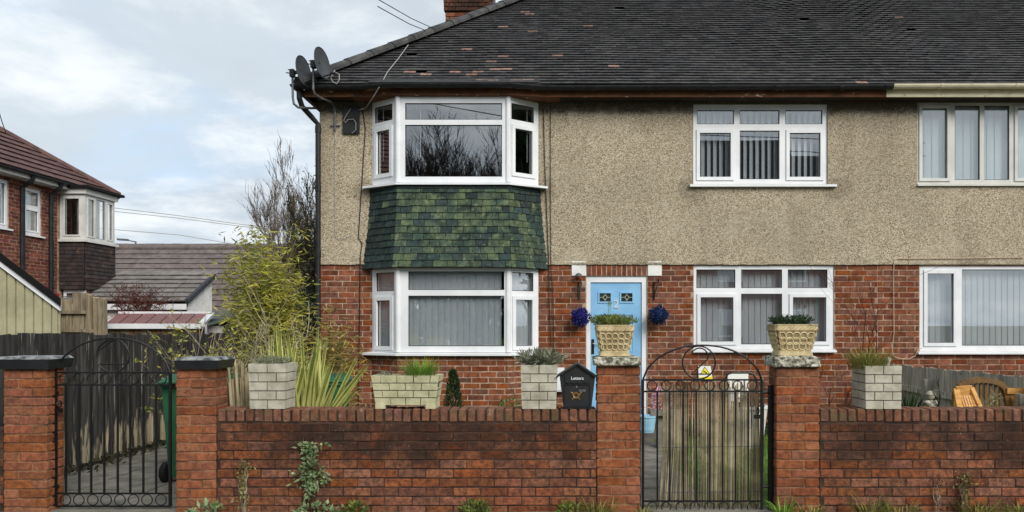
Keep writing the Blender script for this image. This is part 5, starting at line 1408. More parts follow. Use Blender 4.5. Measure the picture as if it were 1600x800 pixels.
# eaves, gutter, pipes, roof of the left house
le = -12.02
MB().box(le-.05, le, 8, 19.9, 4.80, 4.92).build('fascia', upvc_old, lh); MB().box(LX, le-.051, 8, 19.9, 4.80, 4.82).build('soffit', upvc_old, lh)
MB().sweep(gp, [V((le+.055, 8, 4.93)), V((le+.055, 19.95, 4.93))]).build('gutter', blackp, lh)
for yy, zb2 in ((yl_(75), 1.3), (yl_(30)-.0, 2.5)):
    mb = MB(); mb.tube([(le+.05, yy, 4.88), (le+.0, yy, 4.76), (LX+.08, yy, 4.62), (LX+.08, yy, zb2)], .05, 8); mb.build('downpipe', blackp, lh)
MB().lathe([(.04, 0), (.09, .12), (.10, .26), (.09, .27)], (LX+.10, yl_(75), 1.95), 10).build('hopper', blackp, lh)
TLH = 4.2
zr = 4.88 + TLH*math.tan(math.radians(36))
mb = MB(); mb.add([V((le+.02, 7.6, 4.9)), V((le+.02, 20.0, 4.9)), V((le-TLH, 20.0-TLH, zr-.03)), V((le-TLH, 7.6, zr-.03)), V((le-2*TLH, 20, 4.9)), V((le-2*TLH, 7.6, 4.9))], [(0,1,2,3), (1,4,2), (4,5,3,2)])
lroof = mb.build('roof', felt, lh)
roof_tiles(lroof, V((le+.06, 0, 4.93)), YA, V((-1, 0, 0)), math.radians(36), lambda t: (8, 20.0-t), .30, .30, TLH, redtile, 200, th=.02, lift=.05)
mb = MB(); a = V((le+.06, 20.0, 4.98)); b = V((le-TLH, 20.0-TLH, zr+.05)); mb.tube([a, b], .10, 8); mb.build('hip_tile', redtile, lroof)
MB().box(le-1.05, le-.95, yl_(38)-1.0, yl_(38)-.85, 5.4, 5.95).build('vent_pipe', blackp, lroof)
# ---- long tiled building behind
bb = thing('long_building', 'long low building with a big plain grey tiled roof behind the sheds', 'building', (-13, 25, 0))
be, bzE = 24.0, hz(489, 24.0)
MB().box(-19, -6.5, be+.4, be+6.4, -.2, bzE).build('wall', whitep, bb)
bp = math.radians(36); bt = 3.35
mb = MB(); mb.add([V((-19.3, be, bzE-.02)), V((-6.2, be, bzE-.02)), V((-6.2, be+bt, bzE+bt*math.tan(bp)-.03)), V((-19.3, be+bt, bzE+bt*math.tan(bp)-.03)), V((-6.2, be+2*bt, bzE-.02)), V((-19.3, be+2*bt, bzE-.02))], [(0,1,2,3), (3,2,4,5), (0,3,5), (1,4,2)])
broof = mb.build('roof', felt, bb)
roof_tiles(broof, V((0, be, bzE)), XA, YA, bp, lambda t: (-19.3, -6.2), .335, .33, bt, greytile, 300, th=.02, lift=.045)
MB().tube([V((-19.3, be+bt, bzE+bt*math.tan(bp)+.01)), V((-6.2, be+bt, bzE+bt*math.tan(bp)+.01))], .11, 8).build('ridge', greytile, broof)
MB().sweep(gp, [V((-19.3, be-.06, bzE)), V((-6.2, be-.06, bzE))]).build('gutter', blackp, bb)
MB().box(-19.2, -6.3, be+.02, be+.05, bzE-.2, bzE-.03).build('fascia', felt, bb)
# ---- white outbuilding with monopitch tiled roof
wo = thing('outbuilding', 'white rendered outbuilding with grey single pitch roof before the long building', 'building', P(250, 500, 18))
wy = 18.0; wzE = hz(473, wy); wx0, wx1 = hx(165, wy), hx(291, wy); wd = 1.45; wp = math.atan2(hz(437, wy+1.27)-wzE, 1.27)
MB().box(wx0-2, wx1-.06, wy+.15, wy+wd, -.2, wzE-.02).build('wall', whitep, wo)
mb = MB(); mb.prism([V((wx1-.3, wy+.15, 1.0)), V((wx1-.3, wy+wd-.05, 1.0)), V((wx1-.3, wy+wd-.05, wzE+wd*math.tan(wp)-.07)), V((wx1-.3, wy+.15, wzE-.03))], (.26, 0, 0)); mb.build('gable_wall', whitep, wo)
MB().box(wx0-2, wx1, wy-.02, wy+.02, wzE-.17, wzE-.03).build('fascia', upvc, wo)
mb = MB(); mb.hexa([(wx0-2, wy, wzE-.03), (wx1, wy, wzE-.03), (wx1, wy+wd, wzE+wd*math.tan(wp)-.03), (wx0-2, wy+wd, wzE+wd*math.tan(wp)-.03), (wx0-2, wy, wzE), (wx1, wy, wzE), (wx1, wy+wd, wzE+wd*math.tan(wp)), (wx0-2, wy+wd, wzE+wd*math.tan(wp))]); wroof = mb.build('roof', felt, wo)
roof_tiles(wroof, V((0, wy-.03, wzE+.005)), XA, YA, wp, lambda t: (wx0-2, wx1+.02), .27, .33, wd, paletile, 120, th=.02, lift=.05)
for i in range(8):
    a = V((wx1+.02, wy-.02+i*wd/8, wzE+.03+i*wd/8*math.tan(wp))); b = V((wx1+.02, wy-.02+(i+1)*wd/8, wzE+.03+(i+1)*wd/8*math.tan(wp))); MB().bar(a, b-(b-a)*.06, .09, .11).build('verge_tile', M('verge', lin(58, 60, 66), rough=.8) if i == 0 else bpy.data.materials['verge'], wroof)
MB().box(wx1-.038, wx1-.03, wy+.25, wy+wd-.1, wzE-.42, wzE-.25).build('brick_strip', brick_house, wo)
# ---- red roofed shed and green felt roof
rs = thing('red_roofed_shed', 'low shed with dull red sheet roof and white edging behind the fence', 'shed', P(240, 520, 14.6))
ry0, ry1 = 14.6, 16.4
A0, A1, B0, B1 = P(164, 507, ry0), P(311, 509, ry0), P(184, 492, ry1), P(327, 491.5, ry1)
A0.z = A1.z = hz(508, ry0); B0.z = B1.z = hz(492, ry1)
n = 7
for i in range(n):
    a, b = A0.lerp(A1, i/n), A0.lerp(A1, (i+1)/n); c, d = B0.lerp(B1, i/n), B0.lerp(B1, (i+1)/n)
    g = V((.012, 0, 0)); mb = MB(); mb.hexa([a+g, b-g, d-g, c+g, a+g+Z*.03, b-g+Z*.03, d-g+Z*.03, c+g+Z*.03]); mb.build('roof_sheet', redsheet, rs)
mb = MB(); mb.bar(A0+V((-.05, -.03, -.02)), A1+V((.05, -.03, -.02)), .05, .10); mb.bar(A1+V((.05, 0, .02)), B1+V((.05, 0, .02)), .12, .06); mb.bar(B0+V((0, .04, .03)), B1+V((0, .04, .03)), .05, .09); mb.build('white_edging', upvc, rs)
for i in range(7):
    a, b = A0.lerp(A1, i/7), A0.lerp(A1, (i+1)/7); MB().box(a.x+.01, b.x-.01, ry0+.05, ry0+.09, .2, A0.z-.03).build('wall_panel', panelrust, rs)
MB().box(A0.x+.05, B1.x-.1, ry0+.1, ry1, .2, A0.z-.04).build('shed_body', fencebl, rs)
gr = thing('felt_roofed_shed', 'shed roof of grey green felt right of the white outbuilding', 'shed', P(350, 500, 17))
mb = MB(); a, b, c, d = P(310, 497, 16.6), P(392, 500, 16.6), P(392, 486, 19), P(335, 486, 19); mb.hexa([a-Z*.05, b-Z*.05, c-Z*.05, d-Z*.05, a, b, c, d]); mb.build('roof', feltgrn, gr)
MB().box(a.x+.1, b.x-.05, 16.8, 18.8, 0, a.z-.06).build('wall', whitep, gr)
# street lamp far away
stp = thing('street_lamp', 'tiny street lamp showing just above the long grey roof', 'street lamp', P(212, 400, 48))
mb = MB(); mb.tube([P(212, 500, 48), P(212, 377, 48)], .05, 6); mb.build('column', steel, stp)
mb = MB(); mb.tube([P(212, 378, 48), P(200, 375.5, 48)], .04, 6); mb.bar(P(200, 375, 48), P(184, 374, 48), .22, .12); mb.build('lantern', steel, stp)

# ================================================================ right garden: fence, bench, chair, ornament
rx_ = 4.56
pf = thing('picket_fence', 'low weathered grey board fence between the two front gardens', 'fence', (rx_, 8.5, 0))
y = 6.4; i = 0
while y < 10.7:
    w = R.uniform(.085, .10); hgt = 1.02 - (y-7.4)*.014 + R.uniform(-.012, .012); m = MB(); xo = rx_ + R.uniform(0, .012)
    m.hexa([(xo, y, .02), (xo+.016, y, .02), (xo+.016, y+w-.006, .02), (xo, y+w-.006, .02), (xo, y, hgt), (xo+.016, y, hgt), (xo+.016, y+w-.006, hgt+R.uniform(-.006, .006)), (xo, y+w-.006, hgt+R.uniform(-.006, .006))])
    m.build('board', fencegr, pf); y += w; i += 1
for z in (.18, .66): MB().box(rx_-.05, rx_-.002, 6.4, 10.72, z, z+.075).build('rail', fencegr, pf)
for yy in (7.2, 9.1): MB().box(rx_-.13, rx_-.052, yy, yy+.08, -.1, .86).build('post', fencegr, pf)
# arched garden bench
Yb = 7.35
bn = thing('garden_bench', 'golden wooden garden bench with arched back behind the right wall', 'bench', (P(1560, 640, Yb).x, Yb-.2, 0))
B = lambda px, py, o=0: V((wx(px, Yb), Yb+o, wz(py, Yb)))
mb = MB(); pts = [B(1492, 640), B(1494, 612)] + [B(1533 - 38*math.cos(math.pi*i/14), 613 - 19.5*math.sin(math.pi*i/14)**.9) for i in range(1, 14)] + [B(1572, 614), B(1577, 640)]
for p, q in zip(pts[:-1], pts[1:]): mb.bar(p, q, .055, .05, (0, 1, 0))
mb.build('arched_frame', teakdk, bn)
for i in range(9):
    px = 1503 + i*7.6; t = (px-1533)/38; top = 613 - 17*max(0, 1-t*t)**.45
    MB().bar(B(px, 660, .01), B(px, top, .01), .022, .018, (0, 1, 0)).build('back_slat', teakdk, bn)
MB().bar(B(1570, 610.5, -.02), B(1690, 610.5, -.02), .055, .05, (0, 1, 0)).build('top_rail', teak, bn)
for i in range(10): MB().bar(B(1580 + i*11.5, 660, -.01), B(1580 + i*11.5, 614, -.01), .042, .02, (0, 1, 0)).build('back_slat', teak, bn)
zs = wz(655, Yb)
for i in range(5): MB().box(wx(1494, Yb), wx(1690, Yb), Yb-.52+i*.1, Yb-.435+i*.1, zs-.14, zs-.115).build('seat_slat', teak, bn)
for px in (1494, 1690):
    for o in (-.48, -.03): MB().box(wx(px, Yb)-.03, wx(px, Yb)+.03, Yb+o-.03, Yb+o+.03, 0, zs-.142).build('leg', teak, bn)
fc = thing('folding_chair', 'golden slatted wooden chair leaning in front of the arched bench', 'chair', (wx(1512, 7.0), 6.9, 0))
Yc2 = 7.0; C_ = lambda px, py, o=0: V((wx(px, Yc2), Yc2+o, wz(py, Yc2)))
mb = MB(); mb.bar(C_(1494, 668, -.12), C_(1499, 609, .06), .05, .04); mb.bar(C_(1534, 668, -.12), C_(1522, 607, .06), .05, .04); mb.build('side_frame', teak, fc)
MB().bar(C_(1498, 612, .05), C_(1523, 610, .05), .09, .03, (0, 1, 0)).build('top_rail', teak, fc)
for i in range(6): MB().bar(C_(1501 + i*4.9, 664, -.11), C_(1500.5 + i*3.9, 618, .03), .018, .015, (0, 1, 0)).build('back_slat', teak, fc)
z0 = .42
for i in range(4): MB().box(wx(1493, 7), wx(1536, 7), 6.5+i*.09, 6.57+i*.09, z0, z0+.02).build('seat_slat', teak, fc)
for px in (1494, 1534):
    MB().bar((wx(px, 7), 6.52, 0), (wx(px, 7), 6.84, z0), .03, .03).build('leg', teak, fc); MB().bar((wx(px, 7), 6.9, 0), (wx(px, 7), 6.88, C_(0, 668).z), .03, .03).build('leg', teak, fc)
on = thing('garden_ornament', 'small weathered stone figure in front of the grey garden fence', 'ornament', P(1455, 650, 8.2)); c = P(1454, 631, 8.2); KO = .62
MB().lathe([(.05*KO, -.50), (.10*KO, -.48), (.11*KO, -.12*KO), (.085*KO, -.0), (.04*KO, .06*KO), (.035*KO, .075*KO)], c, 14).build('body', statuem, on)
mb = MB(); mb.lathe([(.01, 0), (.035, .012), (.046, .04), (.04, .07), (.02, .09), (.005, .094)], c + Z*.045, 14); mb.lathe([(.053, .0), (.05, .012), (.03, .038), (.01, .044)], c + Z*.10, 12); mb.build('head', statuem, on)
mb = MB(); mb.lathe([(.03, -.02), (.034, .0), (.012, .05)], c + V((.04, -.03, .01)), 8, (1, -.3, .4)); mb.lathe([(.03, -.02), (.034, .0), (.012, .05)], c + V((-.04, -.03, .01)), 8, (-1, -.3, .4)); mb.build('arm', statuem, on)

# ================================================================ plants
def tuft(label, name, c, r, n, l, w, mat, droop=1.0, spread=.5, kind=None, cat='plant', group=None, vary=.5):
    mb = MB(); c = V(c)
    for i in range(n):
        a = R.uniform(0, 6.283); rr = r*math.sqrt(R.random()); d = V((math.cos(a)*spread*R.uniform(.1, 1.3), math.sin(a)*spread*R.uniform(.1, 1.3), 1))
        mb.blade(c + V((math.cos(a)*rr, math.sin(a)*rr, 0)), d, l*R.uniform(1-vary, 1.1), w, droop*R.uniform(.3, 1.3), 4)
    return tag(mb.build(name, mat, None, origin=c), label, cat, group)
def leafy(mb, c, rx, ry, rz, n, l, w, up=.5, hollow=.3):
    for i in range(n):
        d = V((R.gauss(0, 1), R.gauss(0, 1), R.gauss(0, 1))).normalized(); k = hollow + (1-hollow)*R.random()**.5
        p = V(c) + V((d.x*rx*k, d.y*ry*k, d.z*rz*k))
        mb.leaf(p, d*.7 + V((R.gauss(0, .5), R.gauss(0, .5), R.gauss(up, .5))), l*R.uniform(.6, 1.2), w*R.uniform(.7, 1.2))
ct_ = CT
def lav(label, c, r, n, l, mat, spikes=0):
    mb = MB(); c = V(c)
    for i in range(n):
        a = R.uniform(0, 6.283); rr = r*math.sqrt(R.random()); p = c + V((math.cos(a)*rr, math.sin(a)*rr*.7, 0)); d = V((math.cos(a)*.9*rr/r + R.gauss(0, .3), math.sin(a)*.7*rr/r + R.gauss(0, .3), R.uniform(.5, 1.1)))
        q = p; d.normalized()
        for j in range(5):
            q2 = q + d*l*.2; mb.leaf(q, d + V((R.gauss(0, .6), R.gauss(0, .6), R.gauss(.1, .5))), l*.42, l*.085); q = q2; d = (d + V((R.gauss(0, .15), R.gauss(0, .15), 0))).normalized()
    for i in range(spikes):
        a = c + V((R.uniform(-r, r), 0, 0)); b = a + V((R.uniform(-.05, .05), R.uniform(-.03, .03), l*1.9)); mb.tube([a, b], .0016, 3); leafy(mb, b, .007, .007, .02, 14, .014, .008)
    return tag(mb.build('lavender_plant', mat, None, origin=c), label, 'plant')
lav('low grey green rosette plants in the leftmost square planter', (px3(418), 6.22, wz(570)), .13, 150, .07, greyleaf)
lav('silvery grey lavender in the square planter next to the letter box', (px3(846), 6.22, wz(574)), .10, 190, .15, greyleaf)
lav('green lavender clump with a few flower spikes in the pot before the blue door', (wx(958, yp), yp, wz(510, yp)), .125, 260, .10, shrubg, 3)
lav('dark green lavender clump in the pot before the white window', (wx(1236, yp), yp, wz(508, yp)), .13, 240, .085, darkg, 4)
tuft('bright green grass tuft in the yellowish trough', 'grass_tuft', (px3(652), 6.22, wz(592)), .12, 420, .20, .005, freshg, .9, .55)
leafy(mb := MB(), (px3(596), 6.2, wz(588)), .07, .06, .02, 90, .03, .012); tag(mb.build('creeping_plant', greyleaf, None), 'sparse creeping plant at the left end of the yellowish trough', 'plant')
tuft('olive and straw coloured grass in the grey planter on the right', 'grass_tuft', (px3(1368), 6.25, wz(578)), .15, 420, .22, .006, olive, 1.1, .5)
cp = thing('plastic_label', 'grey white plastic tag sticking out of the right hand planter', 'tag', P(1388, 570, 6.2)); MB().bar(P(1384, 575, 6.2), P(1389, 559, 6.2), .035, .03).build('tag_body', concrete, cp)
# bare shrub behind the right planter
def twig_tree(name, label, base, stems, h, spread, mat, depth=4, seed=1, r0=.02, cat='tree', group=None, upright=.6, minr=.0025, kids=(3, 5), leafmat=None, sides=4, leafn=0, leafl=.03):
    rr = random.Random(seed); t = thing(name, label, cat, base, group); tr = MB(); br = MB(); lf = MB()
    def grow(p, d, L, r, dep):
        n = 4 if dep > 1 else 3; pts = [p]; rad = [r]; q = p; dd = d
        for i in range(n):
            dd = (dd + V((rr.gauss(0, .11), rr.gauss(0, .11), rr.gauss(.03, .08)))).normalized(); q = q + dd*(L/n); pts.append(q); rad.append(max(minr*.6, r*(1 - .62*(i+1)/n)))
        (tr if dep == depth else br).tube(pts, rad, sides if dep >= depth-1 else 3, caps=False)
        if dep <= 1 and leafn:
            for _ in range(leafn):
                k = rr.randrange(1, len(pts)); lf.leaf(pts[k], V((rr.gauss(0, 1), rr.gauss(0, 1), rr.gauss(0, .6))), leafl*rr.uniform(.6, 1.2), leafl*.35)
        if dep == 0: return
        for _ in range(rr.randint(*kids)):
            k = rr.uniform(.25, 1); i = min(n-1, int(k*n)); s = pts[i].lerp(pts[i+1], k*n-i)
            ax = V((rr.gauss(0, 1), rr.gauss(0, 1), rr.gauss(0, .4))); dd2 = (d*upright + ax.normalized()*(1-upright)*1.1 + Z*.18).normalized()
            grow(s, dd2, L*rr.uniform(.42, .68), max(minr, rad[i]*.62), dep-1)
    for i in range(stems):
        a = rr.uniform(0, 6.283); d = V((math.cos(a)*spread*rr.random(), math.sin(a)*spread*rr.random(), 1)).normalized()
        grow(V(base) + V((math.cos(a)*.12*(stems > 1), math.sin(a)*.12*(stems > 1), 0)), d, h*rr.uniform(.42, .62), r0, depth)
    tr.build('trunk', mat, t); br.build('branches', mat, t)
    if lf.v: lf.build('foliage', leafmat, t)
    return t
redtw = M('red brown twig', lin(92, 52, 40), lin(70, 40, 34), sc=8, rough=.9)
twig_tree('bare_shrub', 'thin bare red brown shrub against the bricks behind the right planter', P(1355, 668, 9.6), 3, 2.6, .25, redtw, 2, 5, .011, 'shrub', upright=.55, minr=.003)
twig_tree('bare_shrub', 'small dead brown stems by the bricks just right of the rightmost pillar', P(1296, 680, 9.0), 3, 1.0, .2, redtw, 2, 8, .012, 'shrub', upright=.6, minr=.004)
twig_tree('bare_shrub', 'brown woody stem standing between the stone figure and the bench', P(1482, 665, 7.8), 2, .55, .1, barkdk, 2, 9, .016, 'shrub', upright=.7, minr=.004)
twig_tree('leafy_climber', 'pale climber growing through the arched back of the bench', P(1552, 660, 7.25), 3, .38, .15, deadst, 2, 10, .006, 'climber', upright=.4, minr=.003, leafmat=olive, leafn=3, leafl=.035)
tuft('green grassy clump against the grey garden fence right of the square planter', 'grass_tuft', P(1418, 660, 8.4), .12, 160, .42, .012, darkg, 1.0, .35)
# conifer, small shrubs in front of the bay
cf = thing('dwarf_conifer', 'small dark green conifer showing above the wall below the bay', 'conifer', P(708, 690, 9.4)); c = P(708, 690, 9.4); c.z = 0
MB().tube([c, c + Z*.75], [.03, .01], 6).build('trunk', bark, cf)
mb = MB()
for i in range(1500):
    f = R.random()**.8; r_ = .155*(1-f)**.7 + .012; a = R.uniform(0, 6.28); z = .16 + f*.78; k = R.uniform(.4, 1)
    mb.leaf(c + V((math.cos(a)*r_*k, math.sin(a)*r_*k, z)), V((math.cos(a)*.6, math.sin(a)*.6, 1)), .055, .014)
mb.build('crown', darkg, cf)
twig_tree('small_shrub', 'sparse little leafy shrub right of the dwarf conifer', P(780, 700, 9.6), 4, .75, .35, bark, 2, 15, .008, 'shrub', upright=.5, minr=.003, leafmat=shrubg, leafn=3, leafl=.04)
leafy(mb := MB(), P(797, 634, 9.4), .16, .1, .09, 110, .05, .02); tag(mb.build('low_plant', shrubg, None), 'low leafy plant peeping over the wall left of the letter box planter', 'plant')
# sword leaved phormium, every leaf its own
ph = thing('sword_leaf_plant', 'large yellow striped sword leaf plant behind the long wall', 'plant', (wx(468, 7.4), 7.4, 0)); c0 = V((wx(468, 7.4), 7.4, 0.05))
spec_ = [(432, 508), (447, 505), (455, 520), (466, 540), (474, 512), (486, 510), (497, 512), (503, 517), (440, 545), (424, 522), (494, 555), (481, 530), (460, 560), (449, 530), (470, 500+35), (508, 522), (490, 525), (437, 530), (442, 570), (455, 575), (478, 560), (500, 560), (425, 560), (433, 575), (512, 548), (468, 566), (486, 575), (449, 552), (462, 522), (480, 548), (418, 536), (428, 516), (412, 552), (436, 500), (420, 570)]
for (x, y) in spec_:
    tip = P(x, y, 7.4 + R.uniform(-.35, .25)); b = c0 + V((R.uniform(-.22, .16) + (x-470)*.0016, R.uniform(-.1, .1), 0)); d = tip - b; L = d.length; d.normalize()
    sd = (XA*R.uniform(.75, 1) + YA*R.uniform(-.5, .5)); mb = MB(); w = R.uniform(.055, .09); bend = R.choice((.05, .08, .12, .3, .5))
    mb.blade(b, d + Z*.08, L, w, bend, 7, sd); mb.cur = 1
    up = d.cross(sd).normalized()
    if up.y > 0: up = -up
    for s_ in (-1, 1): mb.blade(b + up*.003 + sd.normalized()*s_*w*.27, d + Z*.08, L*.97, w*.40, bend, 7, sd)
    mb.build('leaf', [phor, phory], ph)
for (x, y, dr) in ((557, 548, .4), (568, 574, .3), (536, 590, .7), (574, 562, .35), (552, 600, .8), (528, 575, .45), (548, 636, 1.3), (520, 612, 1.0), (535, 560, .6), (516, 640, 1.5), (560, 640, 1.5), (400, 560, .5), (505, 590, .7), (415, 590, .6)):
    tip = P(x, y, 7.1 + R.uniform(-.2, .2)); b = c0 + V((R.uniform(-.05, .12), R.uniform(-.1, .05), .1)); d = tip - b; L = d.length; d.normalize(); sd = d.cross(V((0, 1, .2))).normalized()
    mb = MB(); w = R.uniform(.045, .06); mb.blade(b, d + Z*dr*.22, L*1.02, w, dr*.45, 8, sd); mb.cur = 1
    up = d.cross(sd).normalized(); up = -up if up.y > 0 else up
    for s_ in (-1, 1): mb.blade(b + up*.003 + sd*s_*w*.27, d + Z*dr*.22, L, w*.36, dr*.45, 8, sd)
    mb.build('leaf', [phor, phory], ph)
mb = MB()
for i in range(120):
    b = c0 + V((R.uniform(-.25, .35), R.uniform(-.2, .2), 0)); mb.blade(b, V((R.gauss(0, .5), R.gauss(-.1, .4), 1)), R.uniform(.4, .9), .018, 1.6, 5)
mb.build('dead_leaves', dryleaf, ph)
# bamboo clumps
def bamboo(label, base, n, h, spread, leafn, mat, rx, seed, hz0=.3):
    t = thing('bamboo', label, 'bamboo', base); rr = random.Random(seed); lf = MB()
    for i in range(n):
        b = V(base) + V((rr.gauss(0, rx*.45), rr.gauss(0, rx*.35), 0)); hh = h*rr.uniform(.74, 1.06)*(1 - .42*min(1, abs(b.x - base[0] + .05)/(rx*1.1))); d = V((rr.gauss(0, spread), rr.gauss(0, spread), 1)).normalized()
        pts = [b]; q = b
        for k in range(6): d = (d + V((rr.gauss(0, .05), rr.gauss(0, .05), -.02*k))).normalized(); q = q + d*hh/6; pts.append(q)
        MB().tube(pts, [.008, .008, .007, .006, .005, .004, .002], 5).build('cane', olive, t)
        for k in range(leafn):
            f = hz0 + (1-hz0)*rr.random()**.8; i0 = min(5, int(f*6)); p = pts[i0].lerp(pts[i0+1], f*6-i0) + V((rr.gauss(0, .10), rr.gauss(0, .10), rr.gauss(0, .05)))
            a = rr.uniform(0, 6.28); lf.leaf(p, V((math.cos(a), math.sin(a), rr.uniform(-.9, .5))), rr.uniform(.07, .15), rr.uniform(.014, .022))
    lf.build('foliage', mat, t, kind='stuff')
bamboo('tall yellow green bamboo left of the house corner', V((wx(428, 9.0), 9.0, 0)), 40, 2.75, .05, 280, bamboo_leaf, .29, 21)
bamboo('thin straw coloured bamboo leaning in front of the brick corner of the house', V((wx(523, 9.6), 9.6, 0)), 16, 1.9, .08, 130, M('straw bamboo leaf', lin(158, 140, 72), lin(128, 118, 58), sc=5, rand=.3, rough=.7, transl=.2), .25, 22)
# tangle of stalks, shrub with yellow leaves, evergreen backing
twig_tree('bare_shrub', 'tangle of pale dead stalks between the black capped pillar and the bamboo', (wx(375, 8.2), 8.2, 0), 16, 2.1, .38, deadst, 2, 31, .009, 'shrub', upright=.6, minr=.0035)
twig_tree('bare_shrub', 'thin upright bare stems rising left of the bamboo against the grey roof', (wx(402, 9.6), 9.6, 0), 7, 2.5, .14, deadst, 3, 32, .011, 'shrub', upright=.75, minr=.003, kids=(2, 3))
twig_tree('leafy_shrub', 'yellow green leafed shrub just behind the black capped pillar', (wx(357, 7.9), 7.9, 0), 9, 1.75, .35, bark, 3, 33, .01, 'shrub', upright=.55, minr=.003, leafmat=M('yellow shrub leaf', lin(176, 170, 88), lin(112, 124, 52), sc=9, rand=.3, hue=.02, rough=.5, transl=.2), leafn=5, leafl=.055, kids=(2, 4))
ev = thing('evergreen_shrub', 'dark evergreen bush behind the bamboo at the house corner', 'shrub', (-3.9, 12.5, 0))
MB().tube([(-3.95, 12.5, 0), (-3.9, 12.5, 1.6)], [.06, .03], 6).build('trunk', bark, ev)
mb = MB()
for k in range(14): leafy(mb, (-3.95 + R.gauss(0, .28), 12.5 + R.gauss(0, .3), .5 + k*.12), .34, .35, .26, 240, .07, .03)
mb.build('crown', darkg, ev, kind='stuff')
leafy(mb := MB(), (wx(352, 7.4), 7.3, .75), .3, .3, .35, 260, .06, .025); tag(mb.build('low_shrub', darkg, None), 'dark leafy low shrub beside the bundle of reeds', 'shrub')
rbn = thing('reed_bundle', 'bundle of dry cut reeds leaning against the wall behind the left planter', 'reeds', (wx(372, 6.6), 6.6, 0))
mb = MB()
for i in range(46):
    x = wx(356 + i*.85, 6.55); y = 6.5 + R.uniform(0, .12); mb.tube([(x + .04 - R.uniform(0, .05), y+.04, .0), (x - .10 + i*.0026 + R.uniform(-.012, .012), y, 1.12 + R.uniform(-.1, .12) - abs(i-23)*.002)], .008, 5)
mb.build('reeds', reed, rbn, kind='stuff')
# trees behind
twig_tree('bare_tree', 'bare many stemmed tree behind the bamboo left of the house', P(468, 560, 21), 7, 5.4, .12, bark, 4, 41, .03, 'tree', upright=.73, minr=.006, kids=(4, 5))
twig_tree('bare_tree', 'slender upright bare tree left of the taller tangle by the house', P(440, 560, 19), 2, 4.6, .03, bark, 3, 42, .024, 'tree', upright=.9, minr=.006, kids=(3, 4))
twig_tree('bare_tree', 'dark ivy thick tree close against the house corner', P(489, 560, 17), 6, 4.4, .16, barkdk, 4, 43, .05, 'tree', upright=.7, minr=.008, kids=(3, 4), leafmat=darkg, leafn=1, leafl=.10)
twig_tree('bramble', 'brown leafless bramble mound in front of the white outbuilding', P(222, 520, 16.9), 14, 1.45, .9, redtw, 3, 44, .012, 'bramble', upright=.35, minr=.006)
# weeds at the foot of the walls
def ivy(label, px, y0, y1, wpx, n, mat, l, Y=6.07, seed=1, stem=True):
    t = thing('wall_plant', label, 'weed', (wx(px), Y, 0), 'weeds growing on the front wall'); mb = MB(); st = MB()
    for k in range(7):
        x = px + R.uniform(-.35, .35)*wpx; pts = [V((wx(px + (x-px)*.4), Y, 0))]; top = y1 + R.uniform(0, .6)*(y0-y1)
        for j in range(1, 6): pts.append(V((wx(px + (x-px)*(.4+.12*j) + R.uniform(-2, 2)), Y - R.uniform(0, .02), wz(800 + (top-800)*j/5))))
        st.tube(pts, .0025, 4)
    for i in range(n):
        f = R.random()**.75; yy = y0 + (y1-y0)*f; ww = wpx*(.55 + .45*math.sin(f*9 + px))*.6
        p = V((wx(px + R.gauss(0, .5)*ww), Y - R.uniform(0, .07)*(1-f*.5), wz(yy)))
        mb.leaf(p, V((R.gauss(0, .8), R.gauss(-.6, .4), R.gauss(-.1, .6))), l*R.uniform(.5, 1.2), l*.42)
    st.build('stems', barkdk if mat is palegreen else deadst, t); mb.build('foliage', mat, t)
ivy('leafy green and pale variegated weed climbing the middle of the left wall', 488, 775, 690, 54, 520, palegreen, .055)
ivy('wispy half dead weed climbing near the left end of the long wall', 384, 788, 716, 24, 240, M('faded weed leaf', lin(148, 140, 92), lin(96, 92, 54), sc=14, rand=.35, rough=.8, transl=.15), .032)
ivy('brown seedy weed climbing the right hand wall', 1503, 790, 738, 26, 210, M('seedy weed leaf', lin(140, 132, 84), lin(92, 88, 50), sc=14, rand=.35, rough=.8, transl=.15), .035)
ivy('thin reddish dry weed stems on the right hand wall', 1462, 795, 742, 20, 60, redtw, .03)
def wclump(label, px, rx, rz, n, mat, l): mb = MB(); leafy(mb, (wx(px), 6.0, .03), rx, .08, rz, n, l, l*.45); tag(mb.build('weed_clump', mat, None), label, 'weed', 'weeds at the foot of the walls')
wclump('rounded leafy green weed at the foot of the wall below the trough', 744, .13, .085, 330, shrubg, .04)
wclump('broad pale leaved weed at the foot of the long wall, far left end', 330, .15, .05, 60, palegreen, .07)
wclump('pale leafy weed below the climbing green weed', 500, .2, .06, 140, palegreen, .06)
wclump('leafy weed at the wall foot between the green climber and the trough', 560, .11, .06, 120, shrubg, .05)
wclump('leafy weed at the foot of the wall left of the letter box pillar', 888, .1, .07, 160, shrubg, .045)
for lab, px, r, n, l in (('coarse grass tuft at the foot of the letter box pillar', 935, .12, 130, .20), ('coarse grass tuft at the foot of the orange pillar', 1262, .10, 60, .16), ('coarse arching grass at the foot of the right wall beside the orange pillar', 1352, .13, 90, .26), ('coarse grass at the foot of the right wall below the square planter', 1400, .12, 70, .16), ('coarse grass under the brown climbing weed on the right', 1520, .16, 120, .20), ('coarse grass at the right edge of the photo below the wall', 1582, .12, 100, .18), ('coarse grass at the foot of the right gate post', 1218, .08, 70, .2), ('coarse grass in front of the gate by the letter box pillar', 1004, .06, 50, .12)):
    tuft(lab, 'grass_tuft', (wx(px), 6.0, -.02), r, n, l, .009, olive if px % 3 else freshg, 1.3, .6, group='grass tufts at the foot of the walls')
